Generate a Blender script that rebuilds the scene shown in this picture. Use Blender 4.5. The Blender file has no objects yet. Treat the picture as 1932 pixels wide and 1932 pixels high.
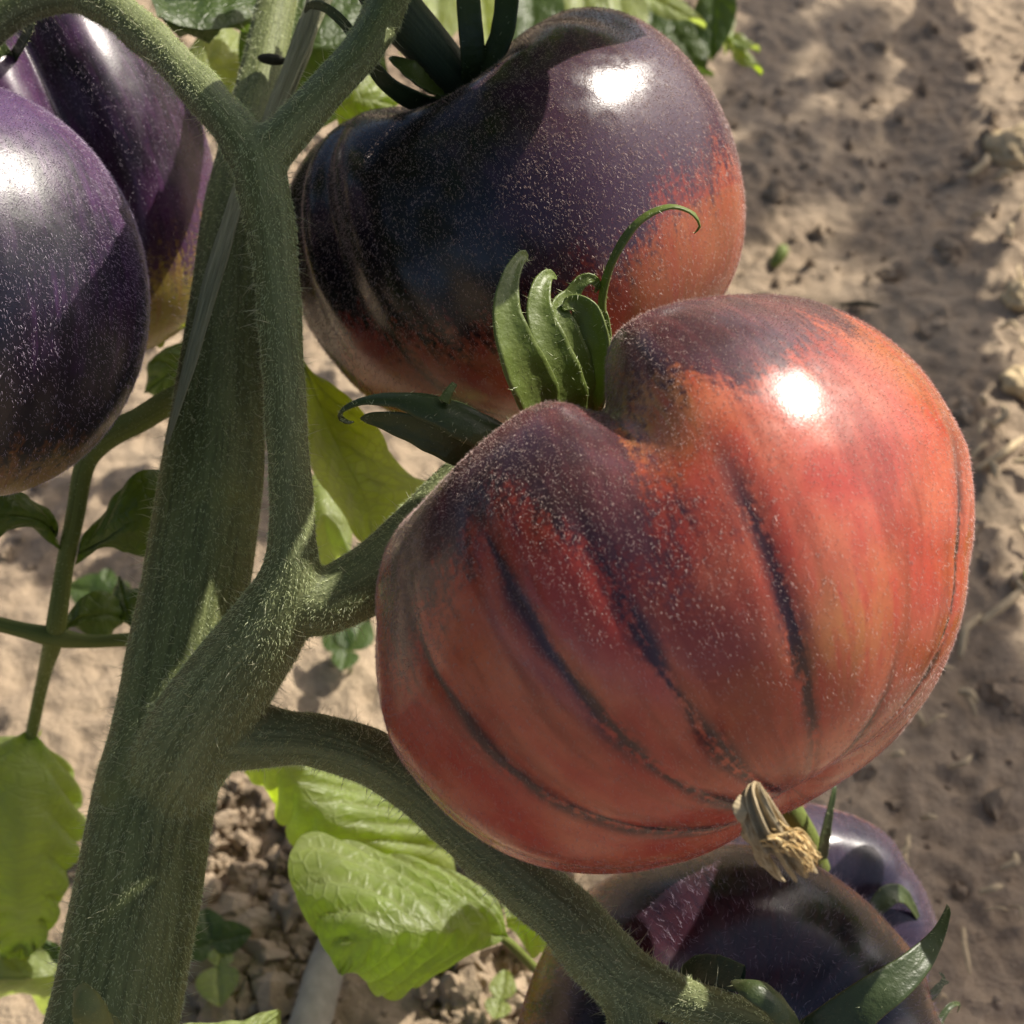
import bpy, math
import numpy as np
from mathutils import Vector, Matrix

R = math.radians
rng = np.random.default_rng(7)
SC = bpy.context.scene
COL = SC.collection

# ------------------------------------------------------------------ camera
CAM_H, PITCH, HALF = 0.42, R(45), R(18)
cam_d = bpy.data.cameras.new('camera'); cam = bpy.data.objects.new('camera', cam_d); COL.objects.link(cam)
cam.location = (0, 0, CAM_H); cam.rotation_euler = (R(90) - PITCH, 0, 0)
cam_d.sensor_width = 36; cam_d.angle = 2 * HALF; cam_d.clip_start = 0.01; cam_d.clip_end = 500
cam_d.dof.use_dof = True; cam_d.dof.focus_distance = 0.262; cam_d.dof.aperture_fstop = 32
SC.camera = cam
FW = np.array([0, math.cos(PITCH), -math.sin(PITCH)]); UP = np.array([0, math.sin(PITCH), math.cos(PITCH)])
RT = np.array([1.0, 0, 0]); C0 = np.array([0, 0, CAM_H]); TH = math.tan(HALF)

def P(x, y, d):                 # point of the place seen at picture position (x, y of 1932), d metres deep
    return C0 + d * (FW + RT * ((x - 966) / 966 * TH) - UP * ((y - 966) / 966 * TH))
def S(px, d): return px * d * TH / 966          # length of px picture pixels at depth d
def V(x, y, z):                 # direction given as right, up, towards the camera
    v = RT * x + UP * y - FW * z
    return v / np.linalg.norm(v)

# ------------------------------------------------------------------ sky, sun, exposure
SUN = V(0.58, 0.76, 0.13)
elev = math.asin(SUN[2]); azim = math.atan2(SUN[0], SUN[1])
w = bpy.data.worlds.new('World'); SC.world = w; w.use_nodes = True
nt = w.node_tree; sky = nt.nodes.new('ShaderNodeTexSky'); sky.sky_type = 'NISHITA'; sky.sun_disc = False
sky.sun_elevation = elev; sky.sun_rotation = azim; sky.air_density = 0.7; sky.dust_density = 4.0
nt.links.new(sky.outputs[0], nt.nodes['Background'].inputs[0]); nt.nodes['Background'].inputs[1].default_value = 0.10
sl = bpy.data.lights.new('sun', 'SUN'); sl.energy = 4.8; sl.angle = R(0.53); sl.color = (1, 0.93, 0.82)
so = bpy.data.objects.new('sun', sl); COL.objects.link(so)
so.rotation_euler = Vector(SUN).to_track_quat('Z', 'Y').to_euler(); so.location = (0.5, 0.5, 1.5)
SC.view_settings.view_transform = 'Standard'; SC.view_settings.look = 'None'
SC.view_settings.exposure = 0.52; SC.view_settings.gamma = 1
SC.cycles.max_bounces = 7; SC.cycles.transparent_max_bounces = 4
SC.cycles.use_denoising = True

# ------------------------------------------------------------------ node helpers
class NT:
    def __init__(s, name):
        s.m = bpy.data.materials.new(name); s.m.use_nodes = True; s.t = s.m.node_tree
        s.b = s.t.nodes['Principled BSDF']; s.out = s.t.nodes['Material Output']
    def n(s, typ, **kw):
        x = s.t.nodes.new('ShaderNode' + typ)
        for k, v in kw.items(): setattr(x, k, v)
        return x
    def set(s, sock, val):
        if hasattr(val, 'is_linked') or isinstance(val, bpy.types.NodeSocket): s.t.links.new(val, sock)
        elif isinstance(val, (tuple, list)) and len(val) == 3 and sock.type == 'RGBA': sock.default_value = (*val, 1)
        else: sock.default_value = val
    def attr(s, name, vec=False):
        a = s.n('Attribute', attribute_name=name); return a.outputs['Vector' if vec else 'Fac']
    def obj(s): return s.n('TexCoord').outputs['Object']
    def noise(s, vec, scale, detail=4, rough=0.55, dist=0.0):
        x = s.n('TexNoise'); s.set(x.inputs['Vector'], vec); x.inputs['Scale'].default_value = scale
        x.inputs['Detail'].default_value = detail; x.inputs['Roughness'].default_value = rough
        x.inputs['Distortion'].default_value = dist; return x.outputs['Fac']
    def math(s, op, a, b=0.0, c=0.0):
        x = s.n('Math', operation=op); s.set(x.inputs[0], a); s.set(x.inputs[1], b); s.set(x.inputs[2], c); return x.outputs[0]
    def ramp(s, v, a, b, lo=0.0, hi=1.0):
        x = s.n('MapRange', interpolation_type='SMOOTHSTEP'); s.set(x.inputs[0], v)
        for i, q in enumerate((a, b, lo, hi)): x.inputs[i + 1].default_value = q
        return x.outputs[0]
    def mix(s, f, a, b, mode='MIX'):
        x = s.n('Mix', data_type='RGBA', blend_type=mode); s.set(x.inputs[0], f)
        s.set(x.inputs[6], a); s.set(x.inputs[7], b); return x.outputs[2]
    def bump(s, h, strength, dist):
        x = s.n('Bump'); s.set(x.inputs['Height'], h); x.inputs['Strength'].default_value = strength
        x.inputs['Distance'].default_value = dist; s.t.links.new(x.outputs[0], s.b.inputs['Normal']); return x.outputs[0]
    def p(s, **kw):
        for k, v in kw.items(): s.set(s.b.inputs[k.replace('_', ' ')], v)
        return s.m

def tomato_mat(name, red, orange, dark, black, pale, rough=0.225, sss=0.12):
    t = NT(name); fl = t.attr('flow', True); o = t.obj()
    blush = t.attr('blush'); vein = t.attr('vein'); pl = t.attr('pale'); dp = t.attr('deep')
    n1 = t.noise(fl, 7, 5, 0.6); n2 = t.noise(fl, 26, 4, 0.6); n3 = t.noise(o, 900, 2, 0.6); n4 = t.noise(o, 60, 3)
    m = t.math('ADD', blush, t.math('MULTIPLY_ADD', n1, 1.0, -0.5))
    m = t.math('ADD', m, t.math('MULTIPLY_ADD', n2, 0.6, -0.30))
    m = t.math('ADD', m, t.math('MULTIPLY_ADD', t.noise(fl, 75, 3, 0.6), 0.5, -0.25))
    m = t.math('ADD', m, t.math('MULTIPLY_ADD', n3, 1.0, -0.50))
    m = t.ramp(m, 0.30, 0.80)
    flesh = t.mix(t.ramp(t.math('ADD', n4, t.math('MULTIPLY_ADD', n1, 0.5, -0.25)), 0.34, 0.70), red, orange)
    flesh = t.mix(t.ramp(t.math('ADD', t.noise(fl, 3.5, 4, 0.6), t.math('MULTIPLY_ADD', n2, 0.35, -0.17)), 0.46, 0.70, 0, 0.75), flesh, tuple(x * 0.52 for x in red))
    flesh = t.mix(t.math('MULTIPLY', pl, t.ramp(n2, 0.25, 0.6)), flesh, pale)
    flesh = t.mix(t.ramp(n3, 0.60, 0.80, 0.0, 0.22), flesh, tuple(min(1, c * 1.7 + 0.03) for c in orange))
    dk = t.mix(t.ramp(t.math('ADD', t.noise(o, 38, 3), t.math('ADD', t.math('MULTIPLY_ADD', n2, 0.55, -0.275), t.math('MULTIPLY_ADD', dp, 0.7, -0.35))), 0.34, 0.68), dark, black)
    c = t.mix(m, flesh, dk)
    vm = t.math('MINIMUM', 0.96, t.math('MULTIPLY', vein, t.ramp(t.math('ADD', t.math('ADD', n2, t.math('MULTIPLY', n1, 0.5)), t.math('MULTIPLY_ADD', n3, 0.7, -0.35)), 0.50, 0.82)))
    c = t.mix(vm, c, tuple(x * 0.75 for x in black))
    h = t.math('ADD', t.noise(o, 2600, 2), t.math('ADD', t.math('MULTIPLY', n3, 0.35), t.math('MULTIPLY', t.noise(o, 220, 3), 0.5)))
    t.bump(h, 0.075, 0.0004)
    r = t.ramp(t.noise(o, 300, 2), 0.3, 0.7, rough - 0.04, rough + 0.08)
    return t.p(Base_Color=c, Roughness=r, Subsurface_Weight=sss, Subsurface_Scale=0.004, Subsurface_Radius=(1.0, 0.25, 0.12), Specular_IOR_Level=0.5)

def leaf_mat(name, top, vein, trans, k=0.5, nk=1.0):
    t = NT(name); o = t.obj(); vn = t.attr('vein')
    n = t.noise(o, 90, 4); c = t.mix(t.ramp(n, 0.3, 0.7), top, tuple(x * 0.72 for x in top))
    c = t.mix(t.math('MULTIPLY', vn, 0.6), c, vein)
    t.bump(t.math('ADD', t.noise(o, 500, 3), t.math('MULTIPLY', vn, 0.6)), 0.35, 0.0005)
    vo = t.n('TexVoronoi', feature='DISTANCE_TO_EDGE'); t.set(vo.inputs['Vector'], t.attr('lv', True)); vo.inputs['Scale'].default_value = 420
    net = t.ramp(vo.outputs['Distance'], 0.02, 0.16, nk, 0); c = t.mix(t.math('MULTIPLY', net, 0.30), c, vein)
    t.bump(t.math('ADD', t.math('MULTIPLY', net, -0.8), t.math('ADD', t.noise(o, 700, 3), t.math('MULTIPLY', vn, 0.6))), 0.4, 0.0006)
    t.p(Base_Color=c, Roughness=0.42, Specular_IOR_Level=0.45)
    tr = t.n('BsdfTranslucent'); t.set(tr.inputs[0], t.mix(t.math('MULTIPLY', vn, 0.55), t.mix(t.math('MULTIPLY', net, 0.35), t.mix(t.ramp(t.noise(o, 55, 5, 0.65), 0.35, 0.65), trans, tuple(x * 0.62 for x in trans)), tuple(x * 0.4 for x in trans)), tuple(x * 0.5 for x in trans)))
    mx = t.n('MixShader'); mx.inputs[0].default_value = k
    t.t.links.new(t.b.outputs[0], mx.inputs[1]); t.t.links.new(tr.outputs[0], mx.inputs[2])
    t.t.links.new(mx.outputs[0], t.out.inputs[0]); return t.m

def stem_mat(name, a, b, c3, other=None):
    t = NT(name); o = t.obj(); fl = t.attr('flow', True)
    n = t.noise(o, 45, 4); s = t.noise(fl, 9, 4, 0.6)
    c = t.mix(t.ramp(s, 0.35, 0.68), a, b); c = t.mix(t.ramp(n, 0.56, 0.75, 0, 0.55), c, c3)
    if other: c = t.mix(t.attr('blend'), c, t.mix(t.ramp(s, 0.35, 0.68), other[0], other[1]))
    t.bump(t.math('ADD', t.noise(o, 1400, 2), s), 0.4, 0.0005)
    return t.p(Base_Color=c, Roughness=0.6, Specular_IOR_Level=0.3, Subsurface_Weight=0.08, Subsurface_Scale=0.002, Subsurface_Radius=(0.6, 1, 0.2))

def hair_mat(name, col, k=0.35):
    t = NT(name); t.p(Base_Color=col, Roughness=0.4, Specular_IOR_Level=0.5)
    tr = t.n('BsdfTranslucent'); t.set(tr.inputs[0], col); mx = t.n('MixShader'); mx.inputs[0].default_value = k
    t.t.links.new(t.b.outputs[0], mx.inputs[1]); t.t.links.new(tr.outputs[0], mx.inputs[2]); t.t.links.new(mx.outputs[0], t.out.inputs[0]); return t.m

def rough_mat(name, a, b, scale=120, rough=0.8, bump=0.5, streak=None):
    t = NT(name); o = t.obj(); v = t.attr('flow', True) if streak else o
    n = t.noise(v, streak or scale, 5, 0.65)
    t.bump(n, bump, 0.001)
    return t.p(Base_Color=t.mix(t.ramp(n, 0.3, 0.7), a, b), Roughness=rough, Specular_IOR_Level=0.25)

def soil_mat():
    t = NT('soil'); o = t.obj()
    n1 = t.noise(o, 9, 5, 0.6); n2 = t.noise(o, 70, 5, 0.65); n3 = t.noise(o, 420, 4, 0.7)
    c = t.mix(t.ramp(n1, 0.35, 0.68), (0.40, 0.31, 0.215), (0.30, 0.227, 0.155))
    c = t.mix(t.ramp(n2, 0.50, 0.74, 0, 0.6), c, (0.21, 0.163, 0.12))
    c = t.mix(t.ramp(n3, 0.55, 0.72, 0, 0.5), c, (0.50, 0.39, 0.27))
    t.bump(t.math('ADD', n3, t.math('MULTIPLY', n2, 2.0)), 0.8, 0.0022)
    return t.p(Base_Color=c, Roughness=0.92, Specular_IOR_Level=0.15)

M = {}
M['stem'] = stem_mat('stem_green', (0.165, 0.190, 0.070), (0.080, 0.098, 0.032), (0.24, 0.245, 0.06), ((0.19, 0.215, 0.095), (0.105, 0.125, 0.048)))
M['stalk'] = stem_mat('leaf_stalk_green', (0.16, 0.20, 0.045), (0.11, 0.14, 0.028), (0.2, 0.23, 0.06))
M['dark_stem'] = stem_mat('pedicel_dark_green', (0.06, 0.085, 0.045), (0.035, 0.052, 0.028), (0.08, 0.11, 0.055))
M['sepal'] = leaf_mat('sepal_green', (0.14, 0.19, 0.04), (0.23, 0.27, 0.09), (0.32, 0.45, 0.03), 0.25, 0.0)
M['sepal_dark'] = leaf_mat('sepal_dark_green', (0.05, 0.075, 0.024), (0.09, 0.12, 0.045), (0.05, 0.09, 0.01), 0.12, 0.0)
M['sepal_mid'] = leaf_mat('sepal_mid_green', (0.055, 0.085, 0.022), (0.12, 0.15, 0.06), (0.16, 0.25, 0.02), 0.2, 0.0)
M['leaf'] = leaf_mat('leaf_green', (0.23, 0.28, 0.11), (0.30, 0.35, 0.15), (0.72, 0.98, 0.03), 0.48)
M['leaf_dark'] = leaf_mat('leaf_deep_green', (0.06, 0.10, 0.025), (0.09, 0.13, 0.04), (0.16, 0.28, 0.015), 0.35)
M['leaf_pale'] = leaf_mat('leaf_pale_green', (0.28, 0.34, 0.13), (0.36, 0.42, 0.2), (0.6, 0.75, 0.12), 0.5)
M['hair'] = hair_mat('stem_hair', (0.76, 0.82, 0.50)); M['hair_long'] = hair_mat('stem_long_hair', (0.75, 0.75, 0.52))
M['fuzz'] = hair_mat('fruit_hair', (0.74, 0.58, 0.52)); M['fuzz_violet'] = hair_mat('fruit_hair_violet', (0.60, 0.50, 0.62))
M['dry'] = rough_mat('dry_petal', (0.56, 0.47, 0.30), (0.24, 0.17, 0.085), rough=0.7, bump=0.5, streak=24)
M['stamen'] = rough_mat('dry_stamen', (0.70, 0.54, 0.28), (0.42, 0.27, 0.10), 900)
M['straw'] = rough_mat('dry_straw', (0.60, 0.47, 0.28), (0.40, 0.31, 0.19), 300)
M['strip'] = rough_mat('fibrous_strip', (0.42, 0.42, 0.28), (0.22, 0.23, 0.13), rough=0.75, bump=0.7, streak=10)
M['stick'] = rough_mat('weathered_stick', (0.34, 0.31, 0.26), (0.24, 0.22, 0.18), 160)
M['scar'] = rough_mat('leaf_scar', (0.05, 0.05, 0.03), (0.02, 0.02, 0.012), 400)
M['soil'] = soil_mat()
M['crust'] = rough_mat('pale_crust', (0.66, 0.52, 0.30), (0.46, 0.34, 0.19), 180, 0.9, 1.0)

# ------------------------------------------------------------------ mesh helpers
def tag(o, label=None, cat=None, group=None, kind=None):
    for k, v in (('label', label), ('category', cat), ('group', group), ('kind', kind)):
        if v: o[k] = v
    return o
def empty(name, loc):
    o = bpy.data.objects.new(name, None); o.empty_display_size = 0.01; COL.objects.link(o); o.location = loc; return o
def mesh(name, v, f, mat, parent=None, smooth=True, attrs=None):
    v = np.asarray(v, np.float32); f = np.asarray(f, np.int32); k = f.shape[1]
    if parent is not None: v = v - np.asarray(root_loc(parent), np.float32)
    me = bpy.data.meshes.new(name); me.vertices.add(len(v)); me.vertices.foreach_set('co', v.ravel())
    me.loops.add(f.size); me.loops.foreach_set('vertex_index', f.ravel()); me.polygons.add(len(f))
    me.polygons.foreach_set('loop_start', np.arange(0, f.size, k, dtype=np.int32))
    me.polygons.foreach_set('use_smooth', np.full(len(f), smooth))
    for n, a in (attrs or {}).items():
        a = np.asarray(a, np.float32)
        at = me.attributes.new(n, 'FLOAT_VECTOR' if a.ndim == 2 else 'FLOAT', 'POINT')
        at.data.foreach_set('vector' if a.ndim == 2 else 'value', a.ravel())
    me.update(calc_edges=True); me.validate()
    o = bpy.data.objects.new(name, me); COL.objects.link(o); me.materials.append(mat)
    if parent is not None: o.parent = parent
    return o
def root_loc(o):
    p = np.zeros(3)
    while o is not None: p = p + np.array(o.location); o = o.parent
    return p

def cr(pts, u):
    """Catmull-Rom through pts (any columns), chord-length parameter, u in 0..1"""
    p = np.asarray(pts, float); d = np.maximum(np.linalg.norm(np.diff(p[:, :3], axis=0), axis=1), 1e-6)
    t = np.concatenate([[0], np.cumsum(d)]); t /= t[-1]; m = np.zeros_like(p)
    m[1:-1] = (p[2:] - p[:-2]) / (t[2:] - t[:-2])[:, None]
    m[0] = (p[1] - p[0]) / (t[1] - t[0]); m[-1] = (p[-1] - p[-2]) / (t[-1] - t[-2])
    u = np.clip(np.asarray(u), 0, 1); i = np.clip(np.searchsorted(t, u, side='right') - 1, 0, len(t) - 2)
    h = (t[i + 1] - t[i]); s = ((u - t[i]) / h)[:, None]; h = h[:, None]
    return ((2*s**3 - 3*s**2 + 1) * p[i] + (s**3 - 2*s**2 + s) * h * m[i] + (-2*s**3 + 3*s**2) * p[i+1] + (s**3 - s**2) * h * m[i+1])
def unit(a): return a / np.maximum(np.linalg.norm(a, axis=-1, keepdims=True), 1e-12)
def grid_faces(nu, nv, closed=False):
    i, j = np.meshgrid(np.arange(nu - 1), np.arange(nv if closed else nv - 1), indexing='ij')
    j2 = (j + 1) % nv
    return np.stack([i*nv + j, i*nv + j2, (i+1)*nv + j2, (i+1)*nv + j], -1).reshape(-1, 4)
def spx(pts):                   # (x, y, depth, radius px) -> world point + radius
    return np.array([[*P(p[0], p[1], p[2]), *( [S(p[3], p[2])] if len(p) > 3 else [])] for p in pts])

_perm = np.random.default_rng(3).permutation(256).astype(np.int64); _perm = np.concatenate([_perm, _perm, _perm])
def vnoise(x, y, z=0.0):
    x, y, z = np.broadcast_arrays(np.asarray(x, float), y, z)
    xi, yi, zi = (np.floor(a).astype(np.int64) for a in (x, y, z)); xf, yf, zf = x - xi, y - yi, z - zi
    f = lambda t: t*t*t*(t*(t*6 - 15) + 10); u, v, w_ = f(xf), f(yf), f(zf)
    def h(a, b, c): return _perm[_perm[_perm[a & 255] + (b & 255)] + (c & 255)] / 127.5 - 1
    l = lambda a, b, t: a + (b - a) * t
    return l(l(l(h(xi,yi,zi), h(xi+1,yi,zi), u), l(h(xi,yi+1,zi), h(xi+1,yi+1,zi), u), v),
             l(l(h(xi,yi,zi+1), h(xi+1,yi,zi+1), u), l(h(xi,yi+1,zi+1), h(xi+1,yi+1,zi+1), u), v), w_)
def fbm(x, y, z=0.0, o=4, g=0.5):
    s = 0; a = 1
    for k in range(o): s = s + a * vnoise(x * 2**k + 17*k, y * 2**k - 9*k, np.asarray(z) * 2**k); a *= g; x, y = 0.8*x - 0.6*y, 0.6*x + 0.8*y
    return s

def frames(c):
    T = unit(np.gradient(c, axis=0)); N = np.zeros_like(c)
    n = np.cross(T[0], -FW); n = n if np.linalg.norm(n) > 0.1 else np.cross(T[0], RT); N[0] = n / np.linalg.norm(n)
    for i in range(1, len(c)):
        n = N[i-1] - T[i] * np.dot(N[i-1], T[i]); N[i] = n / np.linalg.norm(n)
    return T, N, np.cross(T, N)
def tube_arr(pts, n=40, k=20, cap=True):
    """pts world (x,y,z,r): swept round tube with rounded ends"""
    c = cr(pts, np.linspace(0, 1, n)); cc, r = c[:, :3], c[:, 3].copy()
    T, N, B = frames(cc)
    if cap:
        e = np.array([0.02, 0.5, 0.85]); r0, r1 = r[0], r[-1]
        cc = np.concatenate([[cc[0] - T[0]*r0*0.5, cc[0] - T[0]*r0*0.42, cc[0] - T[0]*r0*0.22], cc, [cc[-1] + T[-1]*r1*0.22, cc[-1] + T[-1]*r1*0.42, cc[-1] + T[-1]*r1*0.5]])
        r = np.concatenate([r0 * e, r, r1 * e[::-1]]); ex = lambda A: np.concatenate([A[:1]]*3 + [A] + [A[-1:]]*3); N, B = ex(N), ex(B)
    a = np.linspace(0, 2*np.pi, k, endpoint=False)
    v = cc[:, None] + r[:, None, None] * (np.cos(a)[None, :, None]*N[:, None] + np.sin(a)[None, :, None]*B[:, None])
    nn = len(cc); s = np.concatenate([[0], np.cumsum(np.linalg.norm(np.diff(cc, axis=0), axis=1))])
    fl = np.stack([np.broadcast_to(np.cos(a), (nn, k)), np.broadcast_to(np.sin(a), (nn, k)), np.broadcast_to(s[:, None]*4, (nn, k))], -1).reshape(-1, 3)
    return v.reshape(-1, 3), grid_faces(nn, k, True), fl
def tube(name, pts, mat, parent, n=40, k=16):
    v, f, fl = tube_arr(spx(pts), n, k); return mesh(name, v, f, mat, parent, attrs={'flow': fl})
def join(arrs):
    v, f, a, o = [], [], [], 0
    for x in arrs:
        v.append(x[0]); f.append(x[1] + o); o += len(x[0])
        if len(x) > 2: a.append(x[2])
    return np.concatenate(v), np.concatenate(f), (np.concatenate(a) if a else None)

def sample(v, f, n, r=rng):
    """n random points on a quad/tri mesh -> points, normals"""
    t = f if f.shape[1] == 3 else np.concatenate([f[:, [0, 1, 2]], f[:, [0, 2, 3]]])
    a, b, c = v[t[:, 0]], v[t[:, 1]], v[t[:, 2]]; nn = np.cross(b - a, c - a); ar = np.linalg.norm(nn, axis=1)
    i = r.choice(len(t), n, p=ar / ar.sum()); u, w_ = r.random((2, n)); m = u + w_ > 1; u[m], w_[m] = 1 - u[m], 1 - w_[m]
    return a[i] + (b[i]-a[i])*u[:, None] + (c[i]-a[i])*w_[:, None], unit(nn[i])
def hairs(name, p, d, ln, rad, mat, parent, bend=None, cheap=False):
    """tapered three-sided hairs, joined: too many and too fine to pick apart"""
    n = len(p); d = unit(d); a = unit(np.cross(d, rng.normal(size=(n, 3)))); b = np.cross(d, a)
    ln = np.broadcast_to(ln, n)[:, None]; rad = np.broadcast_to(rad, n)[:, None]
    bd = (unit(rng.normal(size=(n, 3))) * 0.25 if bend is None else bend) * ln
    ring = [a, -0.5*a + 0.866*b, -0.5*a - 0.866*b]
    base = [p + rad*q for q in ring]; mid = [p + d*ln*0.55 + bd*0.3 + rad*0.7*q for q in ring]; tip = p + d*ln + bd
    if cheap:
        v = np.stack(base + [tip], 1).reshape(-1, 3); o = (np.arange(n)*4)[:, None]
        return tag(mesh(name, v, np.concatenate([o + np.array(x)[None] for x in ([0, 1, 3], [1, 2, 3], [2, 0, 3])]), mat, parent, smooth=False), kind='stuff')
    v = np.stack(base + mid + [tip], 1).reshape(-1, 3); o = (np.arange(n)*7)[:, None]
    q = [[0,1,4],[0,4,3],[1,2,5],[1,5,4],[2,0,3],[2,3,5],[3,4,6],[4,5,6],[5,3,6]]
    f = np.concatenate([o + np.array(x)[None] for x in q])
    return tag(mesh(name, v, f, mat, parent, smooth=True), kind='stuff')

# ------------------------------------------------------------------ leaves, sepals
def leaf(name, L, Mi, Rr, mat, parent, veins=6, bulge=0.0009, ripple=0.0012, camber=0.0, teeth=0.0, world=False, nu=56, nv=17, seed=0):
    A = [np.array(x, float) if world else spx(x) for x in (L, Mi, Rr)]
    u = np.linspace(0, 1, nu); l, m, r = (cr(x, u) for x in A)
    s = np.linspace(-1, 1, 2*nv - 1); q = np.abs(s)
    e = 1 + teeth * (np.abs(((u*9 + seed*0.37) % 1) - 0.5) * 2 - 0.5) + 0.03*np.sin(u*5 + seed)
    X = np.where(s[None, :, None] < 0, m[:, None] + (l - m)[:, None]*q[None, :, None], m[:, None] + (r - m)[:, None]*q[None, :, None])
    X = m[:, None] + (X - m[:, None]) * (1 + (e[:, None, None] - 1) * (q**3)[None, :, None])
    du = np.gradient(X, axis=0); dv = np.gradient(X, axis=1); n = unit(np.cross(du, dv)); n *= np.sign((n * -FW).sum(-1, keepdims=True) + 1e-9)
    ph = (u[:, None] * 1.0 - 0.30*q[None, :]) * veins + 0.25*(s[None] > 0) + seed*0.31
    pil = np.abs(np.sin(np.pi*ph)); pil = np.sqrt(pil) * np.minimum(1, q*5)[None] * (1 - 0.4*q**4)[None] * np.sin(np.pi*np.clip(u, 0.02, 0.98))[:, None]**0.5
    rip = 1.5*np.sin(u*8 + seed)[:, None] * (q**2)[None] * (1 + 0.4*s)[None] + 0.25*np.sin(u*23 + seed*2)[:, None]*(q**3)[None]
    X = X + n * (bulge*pil + ripple*rip + camber*(1 - q**2)[None] - 0.0007*np.exp(-(q*9)**2)[None])[..., None]
    vm = np.maximum(np.exp(-(q*13)**2)[None]*np.ones((nu, 1)), np.exp(-(np.sin(np.pi*ph)*5)**2) * (1 - q**2)[None] * 0.8)
    return mesh(name, X.reshape(-1, 3), grid_faces(nu, 2*nv - 1), mat, parent, attrs={'vein': vm.ravel(), 'lv': np.stack([u[:, None]*np.linalg.norm(np.diff(m, axis=0), axis=1).sum() + 0*s, s[None]*np.linalg.norm(l - m, axis=1).mean() + 0*u[:, None], 0*s + 0*u[:, None]], -1).reshape(-1, 3)})
def leaf_simple(name, base, tip, nrm, width, mat, parent, droop=0.1, fold=0.25, **kw):
    base, tip, nrm = (np.array(x, float) for x in (base, tip, nrm)); ax = tip - base; ln = np.linalg.norm(ax); side = unit(np.cross(ax, nrm)); nrm = unit(np.cross(side, ax))
    t = np.linspace(0, 1, 9); wd = width * np.sin(np.pi * t**0.75)**0.85 + 0.0008
    m = base + ax*t[:, None] - nrm * (droop * ln * t**2)[:, None]
    return leaf(name, m - side*wd[:, None] + nrm*(fold*wd)[:, None], m, m + side*wd[:, None] + nrm*(fold*wd)[:, None], mat, parent, world=True, **kw)
def sepal(name, pts, wpx, mat, parent, face=(0, 0, 1), thick=0.22, cup=0.35, n=44, k=18, fuzz=500, hl=0.0011, hmat='hair'):
    """a thick narrow leafy blade swept along pts (x, y, depth); wpx half widths along it"""
    c = cr(spx(pts), np.linspace(0, 1, n)); T = unit(np.gradient(c, axis=0)); fc = V(*face)
    N = unit(fc - T * (T @ fc)[:, None])
    for i in range(1, n):
        N[i] = unit(0.25*N[i] * np.sign(N[i] @ N[i-1] + 1e-9) + 0.75*(N[i-1] - T[i]*(N[i-1] @ T[i])))
    B = np.cross(T, N); d = np.mean([p[2] for p in pts])
    wd = S(1, d) * np.interp(np.linspace(0, 1, n), np.linspace(0, 1, len(wpx)), wpx)
    wd[-1] *= 0.35; wd[-2] *= 0.8
    a = np.linspace(0, 2*np.pi, k, endpoint=False); x = np.cos(a); y = thick*np.sin(a) + cup*x**2 + 0.10*np.exp(-(x/0.18)**2)*np.sign(np.sin(a))
    X = c[:, None] + wd[:, None, None]*(x[None, :, None]*B[:, None] + y[None, :, None]*N[:, None])
    X += 0.04*wd[:, None, None]*np.sin(np.arange(n)*0.9)[:, None, None]*x[None, :, None]*N[:, None]
    v = X.reshape(-1, 3); f = grid_faces(n, k, True)
    vm = np.broadcast_to(np.exp(-(x*6)**2) * 0.8 + 0.5*np.abs(x)**8, (n, k)).ravel()
    o = mesh(name, v, f, mat, parent, attrs={'vein': vm, 'lv': np.stack([np.repeat(np.arange(n)*0.0007, k), np.tile(a*0.001, n), np.zeros(n*k)], -1)})
    if fuzz:
        p, nr = sample(v, f[k:], fuzz); hairs('hairs', p, -np.sign((nr*(p - c.mean(0))).sum(1, keepdims=True)*0 - 1)*nr + rng.normal(size=(fuzz, 3))*0.5, rng.uniform(0.3, 1.0, fuzz)*hl, 0.00005, M[hmat], o, cheap=True)
    return o

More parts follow.
